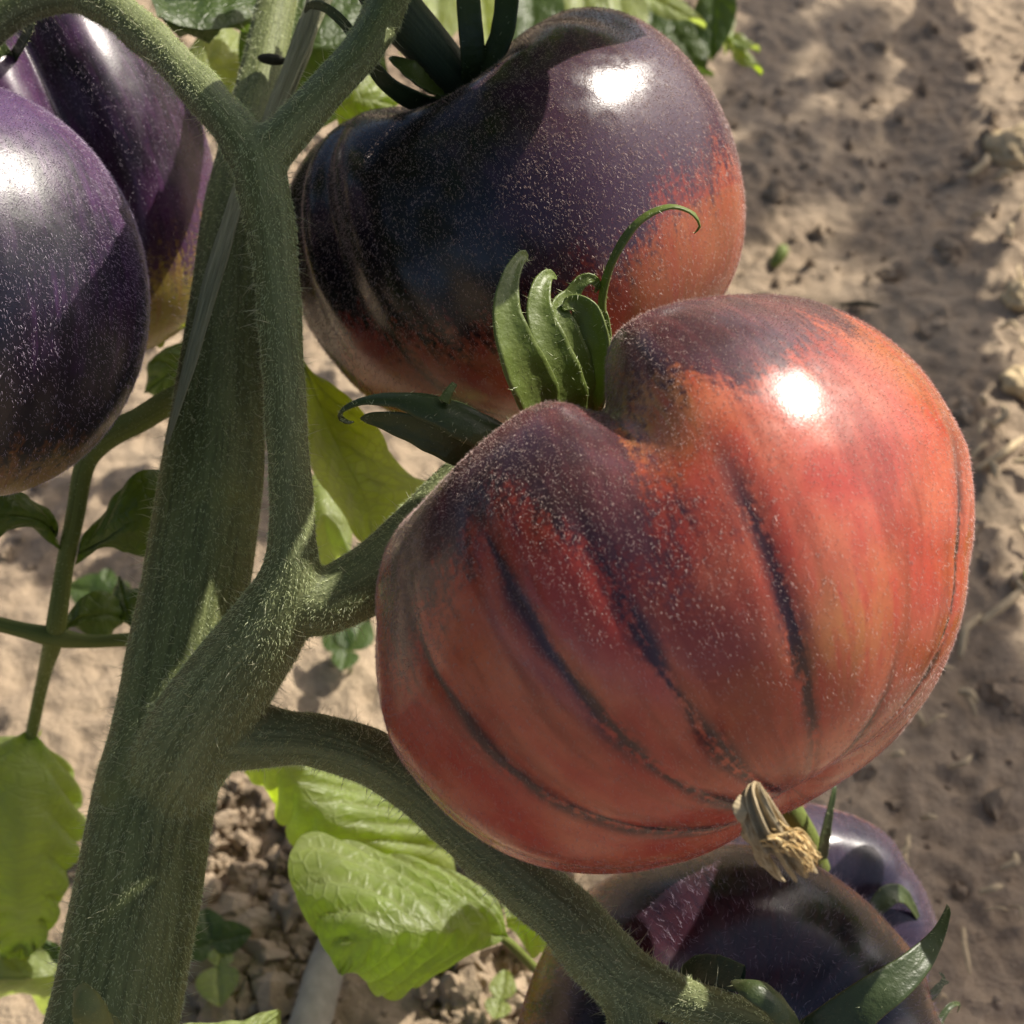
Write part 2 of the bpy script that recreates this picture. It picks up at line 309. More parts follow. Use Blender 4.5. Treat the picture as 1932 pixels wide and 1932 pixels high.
# ------------------------------------------------------------------ tomatoes
PROF = np.array([(0, 70), (45, 45), (95, 0), (160, -38), (250, -55), (360, -48), (460, 10), (530, 105), (570, 220), (580, 330), (566, 450), (528, 570), (455, 680), (345, 762), (215, 806), (110, 812), (40, 796), (0, 786)], float)
def tomato(name, label, ctr, depth, axis, wpx, hpx, mat, grooves, fields, fuzz=9000, fmat='fuzz', prof=PROF, lump=0.012, seed=0, nl=190, no=330, group=None, fl=(0.0003, 0.0008), rim=(), fr=0.000028, rw=0.12):
    """ctr picture position of the middle; axis = direction of the stem end (right, up, towards camera); wpx half width, hpx half height"""
    Z = V(*axis); X = unit(RT - Z*np.dot(RT, Z)) if abs(axis[0]) < 0.9 else unit(UP - Z*np.dot(UP, Z))
    yy = np.cross(Z, X); c = P(*ctr, depth)
    # turn the frame so that longitude -90 degrees faces the camera
    tc = C0 - c; tc = tc - Z*np.dot(tc, Z); tc = unit(tc); Y = -tc; X = np.cross(Y, Z)
    pr = cr(np.c_[prof, np.zeros(len(prof))], np.linspace(0, 1, nl)); r0 = np.abs(pr[:, 0]) / 580 * S(wpx, depth); z0 = -(pr[:, 1] - 380) / 432 * S(hpx, depth)
    a = (pr[:, 1] + 55) / 867; lon = np.linspace(-np.pi, np.pi, no, endpoint=False)
    A = np.linspace(0, 1, nl)[:, None]; LO = lon[None]; front = np.degrees((LO + np.pi/2 + np.pi) % (2*np.pi) - np.pi)   # degrees to the right of the side facing the camera
    g = np.zeros((nl, no)); vein = np.zeros((nl, no))
    wig = 1.6*vnoise(A*4 + seed, LO*1.5)
    for (lg, dep, wdt, s0, s1, vn) in grooves:
        dl = (front + wig - lg + 180) % 360 - 180; env = np.clip((A - s0)/0.12, 0, 1)*np.clip((s1 - A)/0.18, 0, 1)
        g -= dep*np.exp(-(dl/wdt)**2)*env
        vein = np.maximum(vein, vn*np.exp(-((dl + 0.35*vnoise(A*34, lg*1.7 + 0*front))/((1.45 + 0.8*vnoise(A*13, lg))/np.maximum(0.25, np.sin(np.pi*np.clip((A + 0.03), 0, 1)))))**2)*env)
    g += 0.012*np.cos(LO*7 + seed)*np.sin(np.pi*A) + lump*fbm(np.cos(LO)*1.2 + seed, np.sin(LO)*1.2, A*2.4, 3)*np.sin(np.pi*A)**0.6
    rr = r0[:, None]*(1 + g); zz = z0[:, None]*(1 + 0.6*g) + 0*LO
    for (lg, wdt, dp) in rim:
        dl = (front - lg + 180) % 360 - 180; zz = zz - S(dp, depth)*np.exp(-(dl/wdt)**2)*np.where(A < 0.15, 1, np.exp(-((A - 0.15)/rw)**2))
    v = c + rr[..., None]*(np.cos(LO)[..., None]*X + np.sin(LO)[..., None]*Y) + zz[..., None]*Z
    v = v.reshape(-1, 3); F = fields(front*np.ones((nl, 1)), A*np.ones((1, no)))
    flow = np.stack([np.cos(LO)*(1 + 0*A), np.sin(LO)*(1 + 0*A), A*0.55 + 0*LO + seed], -1).reshape(-1, 3)
    root = empty(name, c + np.array([0, 0, -S(hpx, depth)])); tag(root, label, 'tomato', group)
    f = grid_faces(nl, no, True)
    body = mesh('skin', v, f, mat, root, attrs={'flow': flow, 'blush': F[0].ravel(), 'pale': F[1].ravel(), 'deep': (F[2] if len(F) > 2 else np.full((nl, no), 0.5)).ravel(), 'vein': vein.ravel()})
    p, n = sample(v, f, int(fuzz*2.2)); n *= np.sign((n*(p - c)).sum(1, keepdims=True))
    lt = ((p - c) @ Z)/S(hpx, depth); k = (rng.random(len(p)) < np.clip(0.6 + 0.8*lt, 0.10, 1)) & ((n*unit(C0 - p)).sum(1) > -0.35) | (np.arange(len(p)) % 6 == 0); p, n = p[k][:fuzz], n[k][:fuzz]; fuzz = len(p)
    mer = unit(-Z + n*np.dot(n, Z)[:, None])
    d = mer*rng.uniform(0.2, 1.3, (fuzz, 1)) + n*rng.uniform(0.15, 0.9, (fuzz, 1)) + rng.normal(size=(fuzz, 3))*0.35
    hairs('hairs', p, d, rng.uniform(*fl, fuzz), fr*rng.uniform(0.6, 1.3, fuzz), M[fmat], body, cheap=True)
    return root, c, (X, Y, Z)
def gs(f, a, f0, fw, a0, aw): return np.exp(-(((f - f0 + 180) % 360 - 180)/fw)**2 - ((a - a0)/aw)**2)

# ================================================================== ground
def axis_coords(a, b, step, far):
    c = np.arange(a, b + 1e-6, step); e = []; s = step; x = 0
    while x < far: s *= 1.22; x += s; e.append(x)
    e = np.array(e); return np.concatenate([(a - e)[::-1], c, b + e])
gx = axis_coords(-0.36, 0.40, 0.0021, 60); gy = axis_coords(0.16, 0.98, 0.0021, 60)
GX, GY = np.meshgrid(gx, gy, indexing='ij')
def ground_h(x, y):
    near = 1 / (1 + np.maximum(0, np.hypot(x, y - 0.5) - 1.2))
    x, y = x*0.819 - y*0.574, x*0.574 + y*0.819
    big = 0.007*fbm(x*6, y*6, 0.3, 3) + 0.004*np.sin(x*34 + 1.2*vnoise(x*5, y*5))
    wx = x + 0.006*vnoise(x*60, y*60, 5.5); wy = y + 0.006*vnoise(x*60 + 9, y*60, 2.5)
    lump = 0.0022*(1 - np.abs(vnoise(wx*48, wy*48, 0.7)))**2 + 0.0026*(1 - np.abs(vnoise(wx*66 + wy*82, wy*66 - wx*82, 1.7)))**2
    fine = 0.0013*fbm(x*210, y*210, 0.2, 3)
    return near*(big + lump + fine) - 0.012
GZ = ground_h(GX, GY)
ground = tag(mesh('ground', np.stack([GX, GY, GZ], -1).reshape(-1, 3), grid_faces(len(gx), len(gy)), M['soil']), kind='structure')

def on_ground(px, py, lift=0.0):
    dr = FW + RT*((px - 966)/966*TH) - UP*((py - 966)/966*TH); t = CAM_H/-dr[2]
    for _ in range(4):
        q = C0 + dr*t; h = ground_h(q[:1], q[1:2])[0] + lift; t = (CAM_H - h)/-dr[2]
    return C0 + dr*t

# clods of soil: crumbled lumps nobody could count
def ico():
    t = (1 + 5**0.5)/2; v = unit(np.array([(-1,t,0),(1,t,0),(-1,-t,0),(1,-t,0),(0,-1,t),(0,1,t),(0,-1,-t),(0,1,-t),(t,0,-1),(t,0,1),(-t,0,-1),(-t,0,1)], float))
    f = np.array([(0,11,5),(0,5,1),(0,1,7),(0,7,10),(0,10,11),(1,5,9),(5,11,4),(11,10,2),(10,7,6),(7,1,8),(3,9,4),(3,4,2),(3,2,6),(3,6,8),(3,8,9),(4,9,5),(2,4,11),(6,2,10),(8,6,7),(9,8,1)])
    for _ in range(1):
        nf = []; vv = list(v); mid = {}
        def md(i, j):
            k = (min(i, j), max(i, j))
            if k not in mid: mid[k] = len(vv); vv.append(unit((v[i] + v[j])/2))
            return mid[k]
        for a, b, c in f:
            x, y, z = md(a, b), md(b, c), md(c, a); nf += [(a, x, z), (b, y, x), (c, z, y), (x, y, z)]
        v = np.array(vv); f = np.array(nf)
    return v, f
iv, if_ = ico(); arr = []
for i in range(2200):
    x = rng.uniform(-0.33, 0.36); y = rng.uniform(0.17, 0.92); cl = vnoise(x*14, y*14, 3.3)
    if cl < -0.15 and rng.random() < 0.75: continue
    r = 0.0010*math.exp(rng.exponential(0.5)); r = min(r, 0.005)
    sc = r*rng.uniform(0.65, 1.25, 3); q = iv*sc; k = 1 + 0.75*vnoise(iv[:, 0]*1.7 + i*3.1, iv[:, 1]*1.7 + i*1.7, iv[:, 2]*1.7) + 0.2*vnoise(iv[:, 0]*5 + i, iv[:, 1]*5, iv[:, 2]*5); sc[2] *= 0.6
    arr.append((q*k[:, None] + np.array([x, y, ground_h(np.array([x]), np.array([y]))[0] + r*0.05]), if_))
for i in range(600):                                           # loose crumbs heaped round the foot of the plant
    q = on_ground(rng.uniform(360, 640) if i % 3 else rng.uniform(800, 1020), rng.uniform(1480, 1960)); r = 0.0012*math.exp(abs(rng.normal())*0.65)
    sc = r*rng.uniform(0.65, 1.25, 3); k = 1 + 0.75*vnoise(iv[:, 0]*1.7 + i*2.3, iv[:, 1]*1.7 + i, iv[:, 2]*1.7) + 0.2*vnoise(iv[:, 0]*5, iv[:, 1]*5 + i, iv[:, 2]*5)
    arr.append((iv*sc*k[:, None] + q + np.array([0, 0, r*rng.uniform(0.2, 1.2)]), if_))
v, f, _ = join(arr); tag(mesh('soil_clods', v, f, M['soil'], smooth=False), 'crumbled clods of pale brown soil strewn over the ground', 'soil', kind='stuff')

# straw and chaff lying on the soil
def straw(px0, py0, px1, py1, wpx, label, bow=0.1, name='straw', mat='straw', group='dry straw on the soil'):
    a, b = on_ground(px0, py0, 0.003), on_ground(px1, py1, 0.004); m = (a + b)/2 + unit(np.cross(b - a, [0, 0, 1]))*bow*np.linalg.norm(b - a) + np.array([0, 0, 0.002])
    r = S(wpx/2, np.linalg.norm(a - C0)*0.96); root = (a + b)/2
    v, f, fl = tube_arr(np.array([[*a, r*0.7], [*(a*0.6 + m*0.4), r], [*m, r*1.05], [*(b*0.5 + m*0.5), r], [*b, r*0.5]]), 16, 8)
    nrm = np.array([0, 0, 1.0]); v = v - nrm*0.45*((v - root) @ nrm)[:, None]*0
    o = mesh(name, v - root, f, M[mat], attrs={'flow': fl}); o.location = root
    return tag(o, label, 'straw' if mat == 'straw' else 'twig', group)
straw(1845, 885, 1932, 825, 15, 'pale straw poking out beside the right edge of the red tomato', 0.06)
straw(1700, 1252, 1800, 1262, 9, 'thin pale straw lying level below the right side of the red tomato', 0.03)
straw(1812, 1240, 1850, 1160, 14, 'short thick straw slanting up, lower right of the red tomato', -0.12)
straw(1850, 1175, 1932, 1110, 16, 'greyish straw slanting to the right frame edge', 0.05)
straw(1684, 1620, 1712, 1578, 9, 'curved straw leaning left, behind the small hidden tomato', 0.2)
straw(1722, 1680, 1716, 1575, 11, 'long pale straw standing by the small hidden tomato', -0.12)
straw(1792, 1448, 1832, 1426, 10, 'short curved straw on soil halfway down the right side', 0.25)
straw(1848, 1684, 1892, 1672, 13, 'stubby bright chaff piece at lower right of the soil', 0.1)
straw(1858, 1718, 1905, 1718, 5, 'hair thin level straw just below the stubby bright chaff', 0.02)
straw(1818, 1752, 1830, 1838, 10, 'upright dull straw right of the dark sepal tip', 0.06)
straw(1888, 1640, 1915, 1610, 14, 'small hooked chaff near the right edge', 0.3)
straw(1830, 330, 1862, 292, 14, 'bright husk leaning at the edge of the sunlit strip', 0.15)
straw(1585, 575, 1660, 578, 9, 'dark twig on shaded soil right of the black tomato', 0.05, 'twig', 'scar', 'twigs on the soil')
straw(1460, 500, 1478, 465, 24, 'small olive seed pod on soil right of the black tomato', 0.1, 'seed_pod', 'stalk', None)['category'] = 'seed pod'
for k in range(46):                                           # loose chaff in the sunlit strip, each a piece of its own
    q = rng.random(); x, y = (rng.uniform(1850, 1990), rng.uniform(150, 1100)) if q < 0.6 else (rng.uniform(1480, 1930), rng.uniform(1150, 1900))
    a = rng.uniform(0, 6.28); l = rng.uniform(16, 60)
    straw(x, y, x + l*math.cos(a), y + l*math.sin(a)*0.8, rng.uniform(6, 15), 'loose chip of chaff in the sunlit strip at the right edge' if q < 0.6 else 'loose chip of chaff on the dull soil below and right of the red tomato', rng.uniform(-0.3, 0.3), 'chaff', 'straw', 'chaff in the sunlit strip' if q < 0.6 else 'chaff on the dull soil')

# sunlit crust lumps at the right edge
def lump(px, py, rpx, label, mat, sq=(1, 1, 0.6)):
    c = on_ground(px, py, 0.0); r = S(rpx, np.linalg.norm(c - C0)); nv = 26; th = np.linspace(0.02, np.pi - 0.02, nv); ph = np.linspace(0, 2*np.pi, 40, endpoint=False)
    d = np.stack([np.sin(th)[:, None]*np.cos(ph), np.sin(th)[:, None]*np.sin(ph), np.cos(th)[:, None] + 0*ph], -1)
    k = 1 + 0.22*fbm(d[..., 0]*2 + px, d[..., 1]*2, d[..., 2]*2, 4, 0.6); o = mesh('soil_lump', (d*k[..., None]*r*np.array(sq)).reshape(-1, 3), grid_faces(nv, 40, True), M[mat]); o.location = c
    return tag(o, label, 'soil lump', 'crusty lumps along the sunlit strip')
lump(1925, 285, 62, 'yellowish crusty lump at the right edge near the top', 'crust')
lump(1935, 560, 40, 'pale crusty lump at the right edge below the yellowish one', 'crust')
lump(1930, 720, 38, 'rough crusty lump at the right edge beside the red tomato top', 'crust')

# weathered stick at the bottom
sa, sb = on_ground(632, 1770, 0.012), on_ground(560, 2010, 0.012); r = S(37, 0.47)
v, f, fl = tube_arr(np.array([[*sa, r*0.8], [*(sa*0.7 + sb*0.3), r*0.97], [*(sa*0.3 + sb*0.7), r], [*sb, r]]), 60, 24)
v += (0.0009*fbm(v[:, 0]*90, v[:, 1]*60, v[:, 2]*90, 3))[:, None]*unit(v - (sa + sb)/2)
o = mesh('stick', v - sb, f, M['stick'], attrs={'flow': fl}); o.location = sb; tag(o, 'grey weathered stick lying on dark soil under the bright leaves', 'stick')

# seedlings
def seedling(px, py, cots, label, mat='leaf_dark'):
    g = on_ground(px, py); root = empty('seedling', g); tag(root, label, 'seedling', 'weed seedlings under the plant')
    top = g + np.array([0, 0, 0.012]); v, f, fl = tube_arr(np.array([[*g, 0.0006], [*(g*0.5 + top*0.5 + [0.001, 0, 0]), 0.0005], [*top, 0.0005]]), 8, 8); mesh('stem', v, f, M['stalk'], root, attrs={'flow': fl})
    for ang, ln, wd in cots:
        d = np.array([math.cos(ang), math.sin(ang), 0.15]); leaf_simple('seed_leaf', top, top + d*ln, (0, -0.3, 1), wd, M[mat], root, droop=0.1, fold=0.12, veins=2, bulge=0.0002, ripple=0.0002, nu=20, nv=8)
    return root
seedling(408, 1815, [(1.9, 0.011, 0.0045), (3.6, 0.010, 0.004), (0.2, 0.012, 0.0042)], 'young seedling with round leaves just right of the main stem base')
seedling(420, 1862, [(4.9, 0.013, 0.0055), (1.3, 0.007, 0.003)], 'bright seedling lowest beside the main stem base', 'leaf')
seedling(945, 1925, [(1.4, 0.009, 0.003), (4.4, 0.006, 0.003)], 'tiny yellow green seedling left of the bottom tomato', 'leaf')
seedling(205, 1165, [(2.9, 0.013, 0.006), (0.4, 0.010, 0.004), (1.6, 0.012, 0.004)], 'dusky seedling on bright soil left of the main stem')
seedling(660, 1270, [(1.2, 0.016, 0.006), (2.2, 0.014, 0.005), (4.6, 0.009, 0.004)], 'blurred seedling in the gap between main stem and red tomato')
seedling(880, 1590, [(2.0, 0.010, 0.005), (0.4, 0.008, 0.004)], 'pale seedling peeking out under the red tomato', 'leaf')
seedling(700, 1640, [(2.8, 0.012, 0.005), (0.4, 0.012, 0.005)], 'seedling hidden behind the folded bright leaf')

# ================================================================== the tomato plant
plant = empty('tomato_plant', on_ground(150, 2300)); tag(plant, 'hairy green tomato plant with thick slanting stem carrying the dark tomatoes', 'tomato plant')
MAIN = [(170, 2060, 0.292, 124), (210, 1932, 0.294, 121), (256, 1700, 0.297, 118), (292, 1500, 0.299, 114), (322, 1380, 0.300, 108), (352, 1200, 0.303, 104), (375, 1071, 0.305, 100), (400, 890, 0.308, 95), (413, 740, 0.312, 83), (426, 575, 0.318, 68), (442, 400, 0.326, 58), (470, 250, 0.336, 48), (500, 110, 0.346, 41), (523, 0, 0.354, 37), (545, -110, 0.36, 34)]
PED = [(262, 1610, 0.302, 60), (300, 1510, 0.297, 82), (362, 1395, 0.291, 95), (440, 1275, 0.285, 86), (512, 1170, 0.281, 74), (548, 1080, 0.279, 55), (550, 980, 0.279, 43), (540, 800, 0.279, 41), (527, 600, 0.279, 42), (512, 450, 0.279, 46), (495, 350, 0.279, 52), (483, 290, 0.279, 46)]
LARM = [(486, 310, 0.279, 46), (430, 232, 0.282, 41), (350, 140, 0.291, 38), (270, 60, 0.300, 38), (205, 14, 0.305, 37), (140, -12, 0.308, 36), (55, 2, 0.309, 36), (-10, 45, 0.310, 36), (-90, 130, 0.31, 34)]
RARM = [(488, 310, 0.279, 46), (560, 232, 0.281, 41), (622, 162, 0.284, 38), (682, 95, 0.288, 38), (722, 25, 0.293, 40), (745, -50, 0.297, 42)]
RBR = [(530, 1130, 0.280, 62), (610, 1135, 0.282, 62), (680, 1105, 0.285, 66), (745, 1058, 0.289, 68), (812, 992, 0.293, 66), (885, 915, 0.296, 60), (980, 850, 0.292, 50), (1060, 800, 0.284, 44)]
LBR = [(400, 1385, 0.290, 76), (500, 1390, 0.290, 60), (600, 1398, 0.291, 52), (700, 1428, 0.292, 52), (785, 1482, 0.293, 55), (870, 1555, 0.293, 57), (965, 1640, 0.291, 58), (1050, 1715, 0.289, 60), (1120, 1790, 0.286, 64), (1175, 1850, 0.284, 60)]
LB1 = [(1150, 1820, 0.285, 58), (1185, 1890, 0.283, 50), (1195, 1960, 0.282, 48), (1200, 2060, 0.282, 48)]
LB2 = [(1150, 1820, 0.285, 52), (1250, 1872, 0.281, 46), (1340, 1905, 0.277, 44), (1430, 1945, 0.274, 44), (1520, 2000, 0.272, 46)]
groups = [('main', [MAIN]), ('truss', [PED, LARM, RARM, RBR, LBR, LB1, LB2])]
arrs = []; axp = []; axg = []; axt = []
for gi, (gn, ls) in enumerate(groups):
    for li, l in enumerate(ls):
        w_ = spx(l); v, f, fl = tube_arr(w_, 70, 28)
        if gn == 'main':                                       # shallow ribs along the main stem
            cw = cr(w_, np.linspace(0, 1, 70)); ring = np.concatenate([[0]*3, np.arange(70), [69]*3]).repeat(28)
            d = v - cw[ring, :3]; an = np.tile(np.linspace(0, 2*np.pi, 28, endpoint=False), 76)
            v = v + d*(0.035*np.cos(an*5 + 0.6) + 0.02*vnoise(v[:, 0]*120, v[:, 1]*120, v[:, 2]*120))[:, None]
        else: v = v + 0.0003*fbm(v[:, 0]*150, v[:, 1]*150, v[:, 2]*150, 2)[:, None]
        arrs.append((v, f)); c = cr(w_, np.linspace(0, 1, 90)); axp.append(c); axg.append(np.full(90, gi)); axt.append(unit(np.gradient(c[:, :3], axis=0)))
v, f, _ = join(arrs); tmp = mesh('stem_union', v, f, M['stem'])
rm = tmp.modifiers.new('r', 'REMESH'); rm.mode = 'VOXEL'; rm.voxel_size = 0.00075
sm = tmp.modifiers.new('s', 'SMOOTH'); sm.factor = 0.5; sm.iterations = 9
dg = bpy.context.evaluated_depsgraph_get(); me = tmp.evaluated_get(dg).to_mesh()
nv = len(me.vertices); sv = np.zeros(nv*3, np.float32); me.vertices.foreach_get('co', sv); sv = sv.reshape(-1, 3).astype(float)
npoly = len(me.polygons); li = np.zeros(len(me.loops), np.int32); me.loops.foreach_get('vertex_index', li); ls_ = np.zeros(npoly, np.int32); me.polygons.foreach_get('loop_start', ls_); lt = np.zeros(npoly, np.int32); me.polygons.foreach_get('loop_total', lt)
q4 = ls_[lt == 4]; sf = li[q4[:, None] + np.arange(4)]
snor = np.zeros(nv*3, np.float32); me.vertices.foreach_get('normal', snor); snor = snor.reshape(-1, 3)
tmp.evaluated_get(dg).to_mesh_clear(); bpy.data.objects.remove(tmp)
axp = np.concatenate(axp); axg = np.concatenate(axg); axt = np.concatenate(axt)
near = np.zeros(nv, int)
for s0 in range(0, nv, 20000):
    q = sv[s0:s0 + 20000]; dd = np.linalg.norm(q[:, None] - axp[None, :, :3], axis=2) / axp[None, :, 3]; near[s0:s0 + 20000] = dd.argmin(1)
vg = axg[near]; stan = axt[near]
rel = sv - axp[near, :3]; bx = unit(np.cross(stan, FW)); by = np.cross(bx, stan); rad = axp[near, 3][:, None]
dm_ = np.full(nv, 1e9); dt_ = np.full(nv, 1e9)
for s0 in range(0, nv, 20000):
    dd = np.linalg.norm(sv[s0:s0 + 20000][:, None] - axp[None, :, :3], axis=2) / axp[None, :, 3]
    dm_[s0:s0 + 20000] = dd[:, axg == 0].min(1); dt_[s0:s0 + 20000] = dd[:, axg == 1].min(1)
bl = np.clip(((dm_ - dt_) + 0.3*vnoise(sv[:, 0]*90, sv[:, 1]*90, sv[:, 2]*90) + 0.1)/0.9, 0, 1); bl = bl*bl*(3 - 2*bl)
flow = np.concatenate([(rel*bx).sum(1)[:, None]/rad, (rel*by).sum(1)[:, None]/rad, (sv @ UP)[:, None]*6], 1)
stems = []
for gi, (nm, mt) in enumerate((('main_stem', 'stem'), ('truss_stem', 'stem'))):
    fm = sf[(vg[sf] == gi).sum(1) >= (2 if gi == 0 else 3)]; us, inv = np.unique(fm, return_inverse=True)
    o = mesh(nm, sv[us], inv.reshape(-1, 4), M[mt], plant, attrs={'flow': flow[us], 'blend': bl[us]})
    o.data.normals_split_custom_set_from_vertices(snor[us].tolist()); stems.append(o)
    n = (28000, 44000)[gi]; i = rng.integers(0, len(us), n); p = sv[us][i] + rng.normal(size=(n, 3))*0.0003; nr = snor[us][i]; tn = stan[us][i]
    p = p - nr*((p - sv[us][i])*nr).sum(1, keepdims=True)
    hairs('hairs', p, nr*rng.uniform(0.3, 1.0, (n, 1)) - tn*0.5 + UP*-0.35 + rng.normal(size=(n, 3))*0.35, rng.uniform(0.00035, 0.0010, n), 0.00005, M['hair'], o, cheap=True)
    n = (1500, 1400)[gi]; i = rng.integers(0, len(us), n); p = sv[us][i]; nr = snor[us][i]
    hairs('long_hairs', p, nr + rng.normal(size=(n, 3))*0.3, rng.uniform(0.0012, 0.0040, n), 0.00005, M['hair_long'], o)

# leaf scar and side bud on the main stem
c = P(513, 112, 0.336); nv_ = 14; th = np.linspace(0.02, np.pi - 0.02, nv_); ph = np.linspace(0, 2*np.pi, 20, endpoint=False)
d = np.stack([np.sin(th)[:, None]*np.cos(ph), np.sin(th)[:, None]*np.sin(ph), np.cos(th)[:, None] + 0*ph], -1).reshape(-1, 3)
mesh('leaf_scar', c + S(1, 0.336)*(d[:, :1]*28*V(1, -0.12, 0) + d[:, 1:2]*11*V(0.1, 1, 0) + d[:, 2:]*10*V(0, 0, 1)), grid_faces(nv_, 20, True), M['scar'], stems[0])
sepal('side_bud', [(185, 1960, 0.262), (176, 1925, 0.259), (164, 1890, 0.257), (150, 1862, 0.259)], [34, 37, 32, 14], M['stem'], plant, thick=0.75, cup=0.1)
sepal('side_bud', [(215, 1960, 0.266), (205, 1930, 0.264), (188, 1905, 0.263)], [26, 22, 8], M['stem'], plant, thick=0.6, cup=0.1)

# fibrous dry strip running down the stem
def strip(pts, half, thick, k=28, n=120):
    c = cr(spx(pts), np.linspace(0, 1, n)); T = unit(np.gradient(c, axis=0)); N = unit(-FW - T*(T @ -FW)[:, None]); B = np.cross(T, N); u = np.linspace(0, 1, n)
    wd = np.interp(u, np.linspace(0, 1, len(half)), half)*S(1, 0.31); a = np.linspace(0, 2*np.pi, k, endpoint=False); x = np.cos(a); y = np.sin(a)*thick
    y = y[None]*(1 + 0.45*np.sin(x*13 + 0.8)[None] + 0.3*fbm(x[None]*6, u[:, None]*5, 1.1, 2)); x = x[None] + 0.12*vnoise(u[:, None]*14, np.sign(x)[None]*3)
    X = c[:, None] + wd[:, None, None]*(x[..., None]*B[:, None] + y[..., None]*N[:, None])
    fl = np.stack([x*1.2, np.broadcast_to(np.sin(a), (n, k))*0.3, np.broadcast_to(u[:, None]*1.4, (n, k))], -1).reshape(-1, 3)
    return mesh('dry_strip', X.reshape(-1, 3), grid_faces(n, k, True), M['strip'], plant, attrs={'flow': fl})
strip([(612, -60, 0.333), (585, 30, 0.331), (548, 130, 0.328), (500, 250, 0.320), (452, 360, 0.311), (418, 470, 0.302), (388, 575, 0.296), (352, 707, 0.2925), (328, 790, 0.292), (314, 838, 0.293)], [20, 20, 18, 17, 16, 15, 17, 15, 10, 3], 0.45)
strip([(640, -60, 0.34), (596, 30, 0.338), (568, 110, 0.334), (535, 200, 0.329), (505, 290, 0.323)], [15, 17, 15, 11, 3], 0.5)

# compound leaf at the left
stk = tube('leaf_stalk', [(380, 735, 0.322, 26), (324, 756, 0.326, 25), (262, 793, 0.330, 24), (198, 826, 0.333, 25), (162, 872, 0.335, 20), (142, 972, 0.338, 18), (122, 1070, 0.340, 17), (104, 1190, 0.343, 19), (84, 1270, 0.362, 13), (58, 1392, 0.394, 11), (50, 1440, 0.396, 7)], M['stalk'], plant, 80)
tube('side_stalk', [(-40, 1168, 0.343, 14), (40, 1188, 0.343, 15), (104, 1202, 0.343, 19), (170, 1210, 0.346, 13), (250, 1206, 0.349, 13)], M['stalk'], stk)
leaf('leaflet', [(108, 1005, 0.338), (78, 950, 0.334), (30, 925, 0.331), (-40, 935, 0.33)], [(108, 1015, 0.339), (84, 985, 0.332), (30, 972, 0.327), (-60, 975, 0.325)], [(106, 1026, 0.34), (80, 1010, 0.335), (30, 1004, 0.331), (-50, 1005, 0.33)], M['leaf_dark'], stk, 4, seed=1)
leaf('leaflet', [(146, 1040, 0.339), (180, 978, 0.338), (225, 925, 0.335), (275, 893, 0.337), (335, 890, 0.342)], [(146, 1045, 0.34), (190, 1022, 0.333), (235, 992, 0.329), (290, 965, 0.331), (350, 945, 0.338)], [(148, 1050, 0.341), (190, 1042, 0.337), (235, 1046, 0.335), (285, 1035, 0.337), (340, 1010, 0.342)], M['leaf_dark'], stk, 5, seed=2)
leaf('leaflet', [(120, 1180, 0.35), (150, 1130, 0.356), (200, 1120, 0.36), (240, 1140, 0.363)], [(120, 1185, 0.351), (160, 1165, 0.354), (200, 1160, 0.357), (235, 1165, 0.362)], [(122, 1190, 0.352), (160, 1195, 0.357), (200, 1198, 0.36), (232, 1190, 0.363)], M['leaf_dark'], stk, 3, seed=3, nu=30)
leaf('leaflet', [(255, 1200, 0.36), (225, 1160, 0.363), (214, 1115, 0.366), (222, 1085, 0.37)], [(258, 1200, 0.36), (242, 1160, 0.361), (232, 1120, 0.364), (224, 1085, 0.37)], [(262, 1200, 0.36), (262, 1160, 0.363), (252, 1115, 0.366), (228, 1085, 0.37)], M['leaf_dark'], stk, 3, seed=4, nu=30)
leaf('leaflet', [(75, 1394, 0.395), (112, 1430, 0.402), (124, 1541, 0.410), (118, 1652, 0.414), (100, 1742, 0.414), (60, 1790, 0.420)], [(58, 1392, 0.395), (50, 1440, 0.390), (42, 1520, 0.384), (38, 1610, 0.384), (42, 1700, 0.391), (48, 1780, 0.419)], [(40, 1388, 0.395), (0, 1385, 0.400), (-70, 1450, 0.406), (-90, 1560, 0.410), (-80, 1680, 0.414), (20, 1785, 0.421)], M['leaf'], stk, 7, bulge=0.005, ripple=0.0036, camber=0.003, seed=5)
n = 1200
for o_ in (stk,):
    vv = np.array([x.co for x in o_.data.vertices]) + root_loc(o_); ff = np.array([list(p_.vertices) for p_ in o_.data.polygons]); p, nr = sample(vv, ff, n); hairs('hairs', p, nr + rng.normal(size=(n, 3))*0.3, rng.uniform(0.0003, 0.001, n), 0.000028, M['hair'], o_)

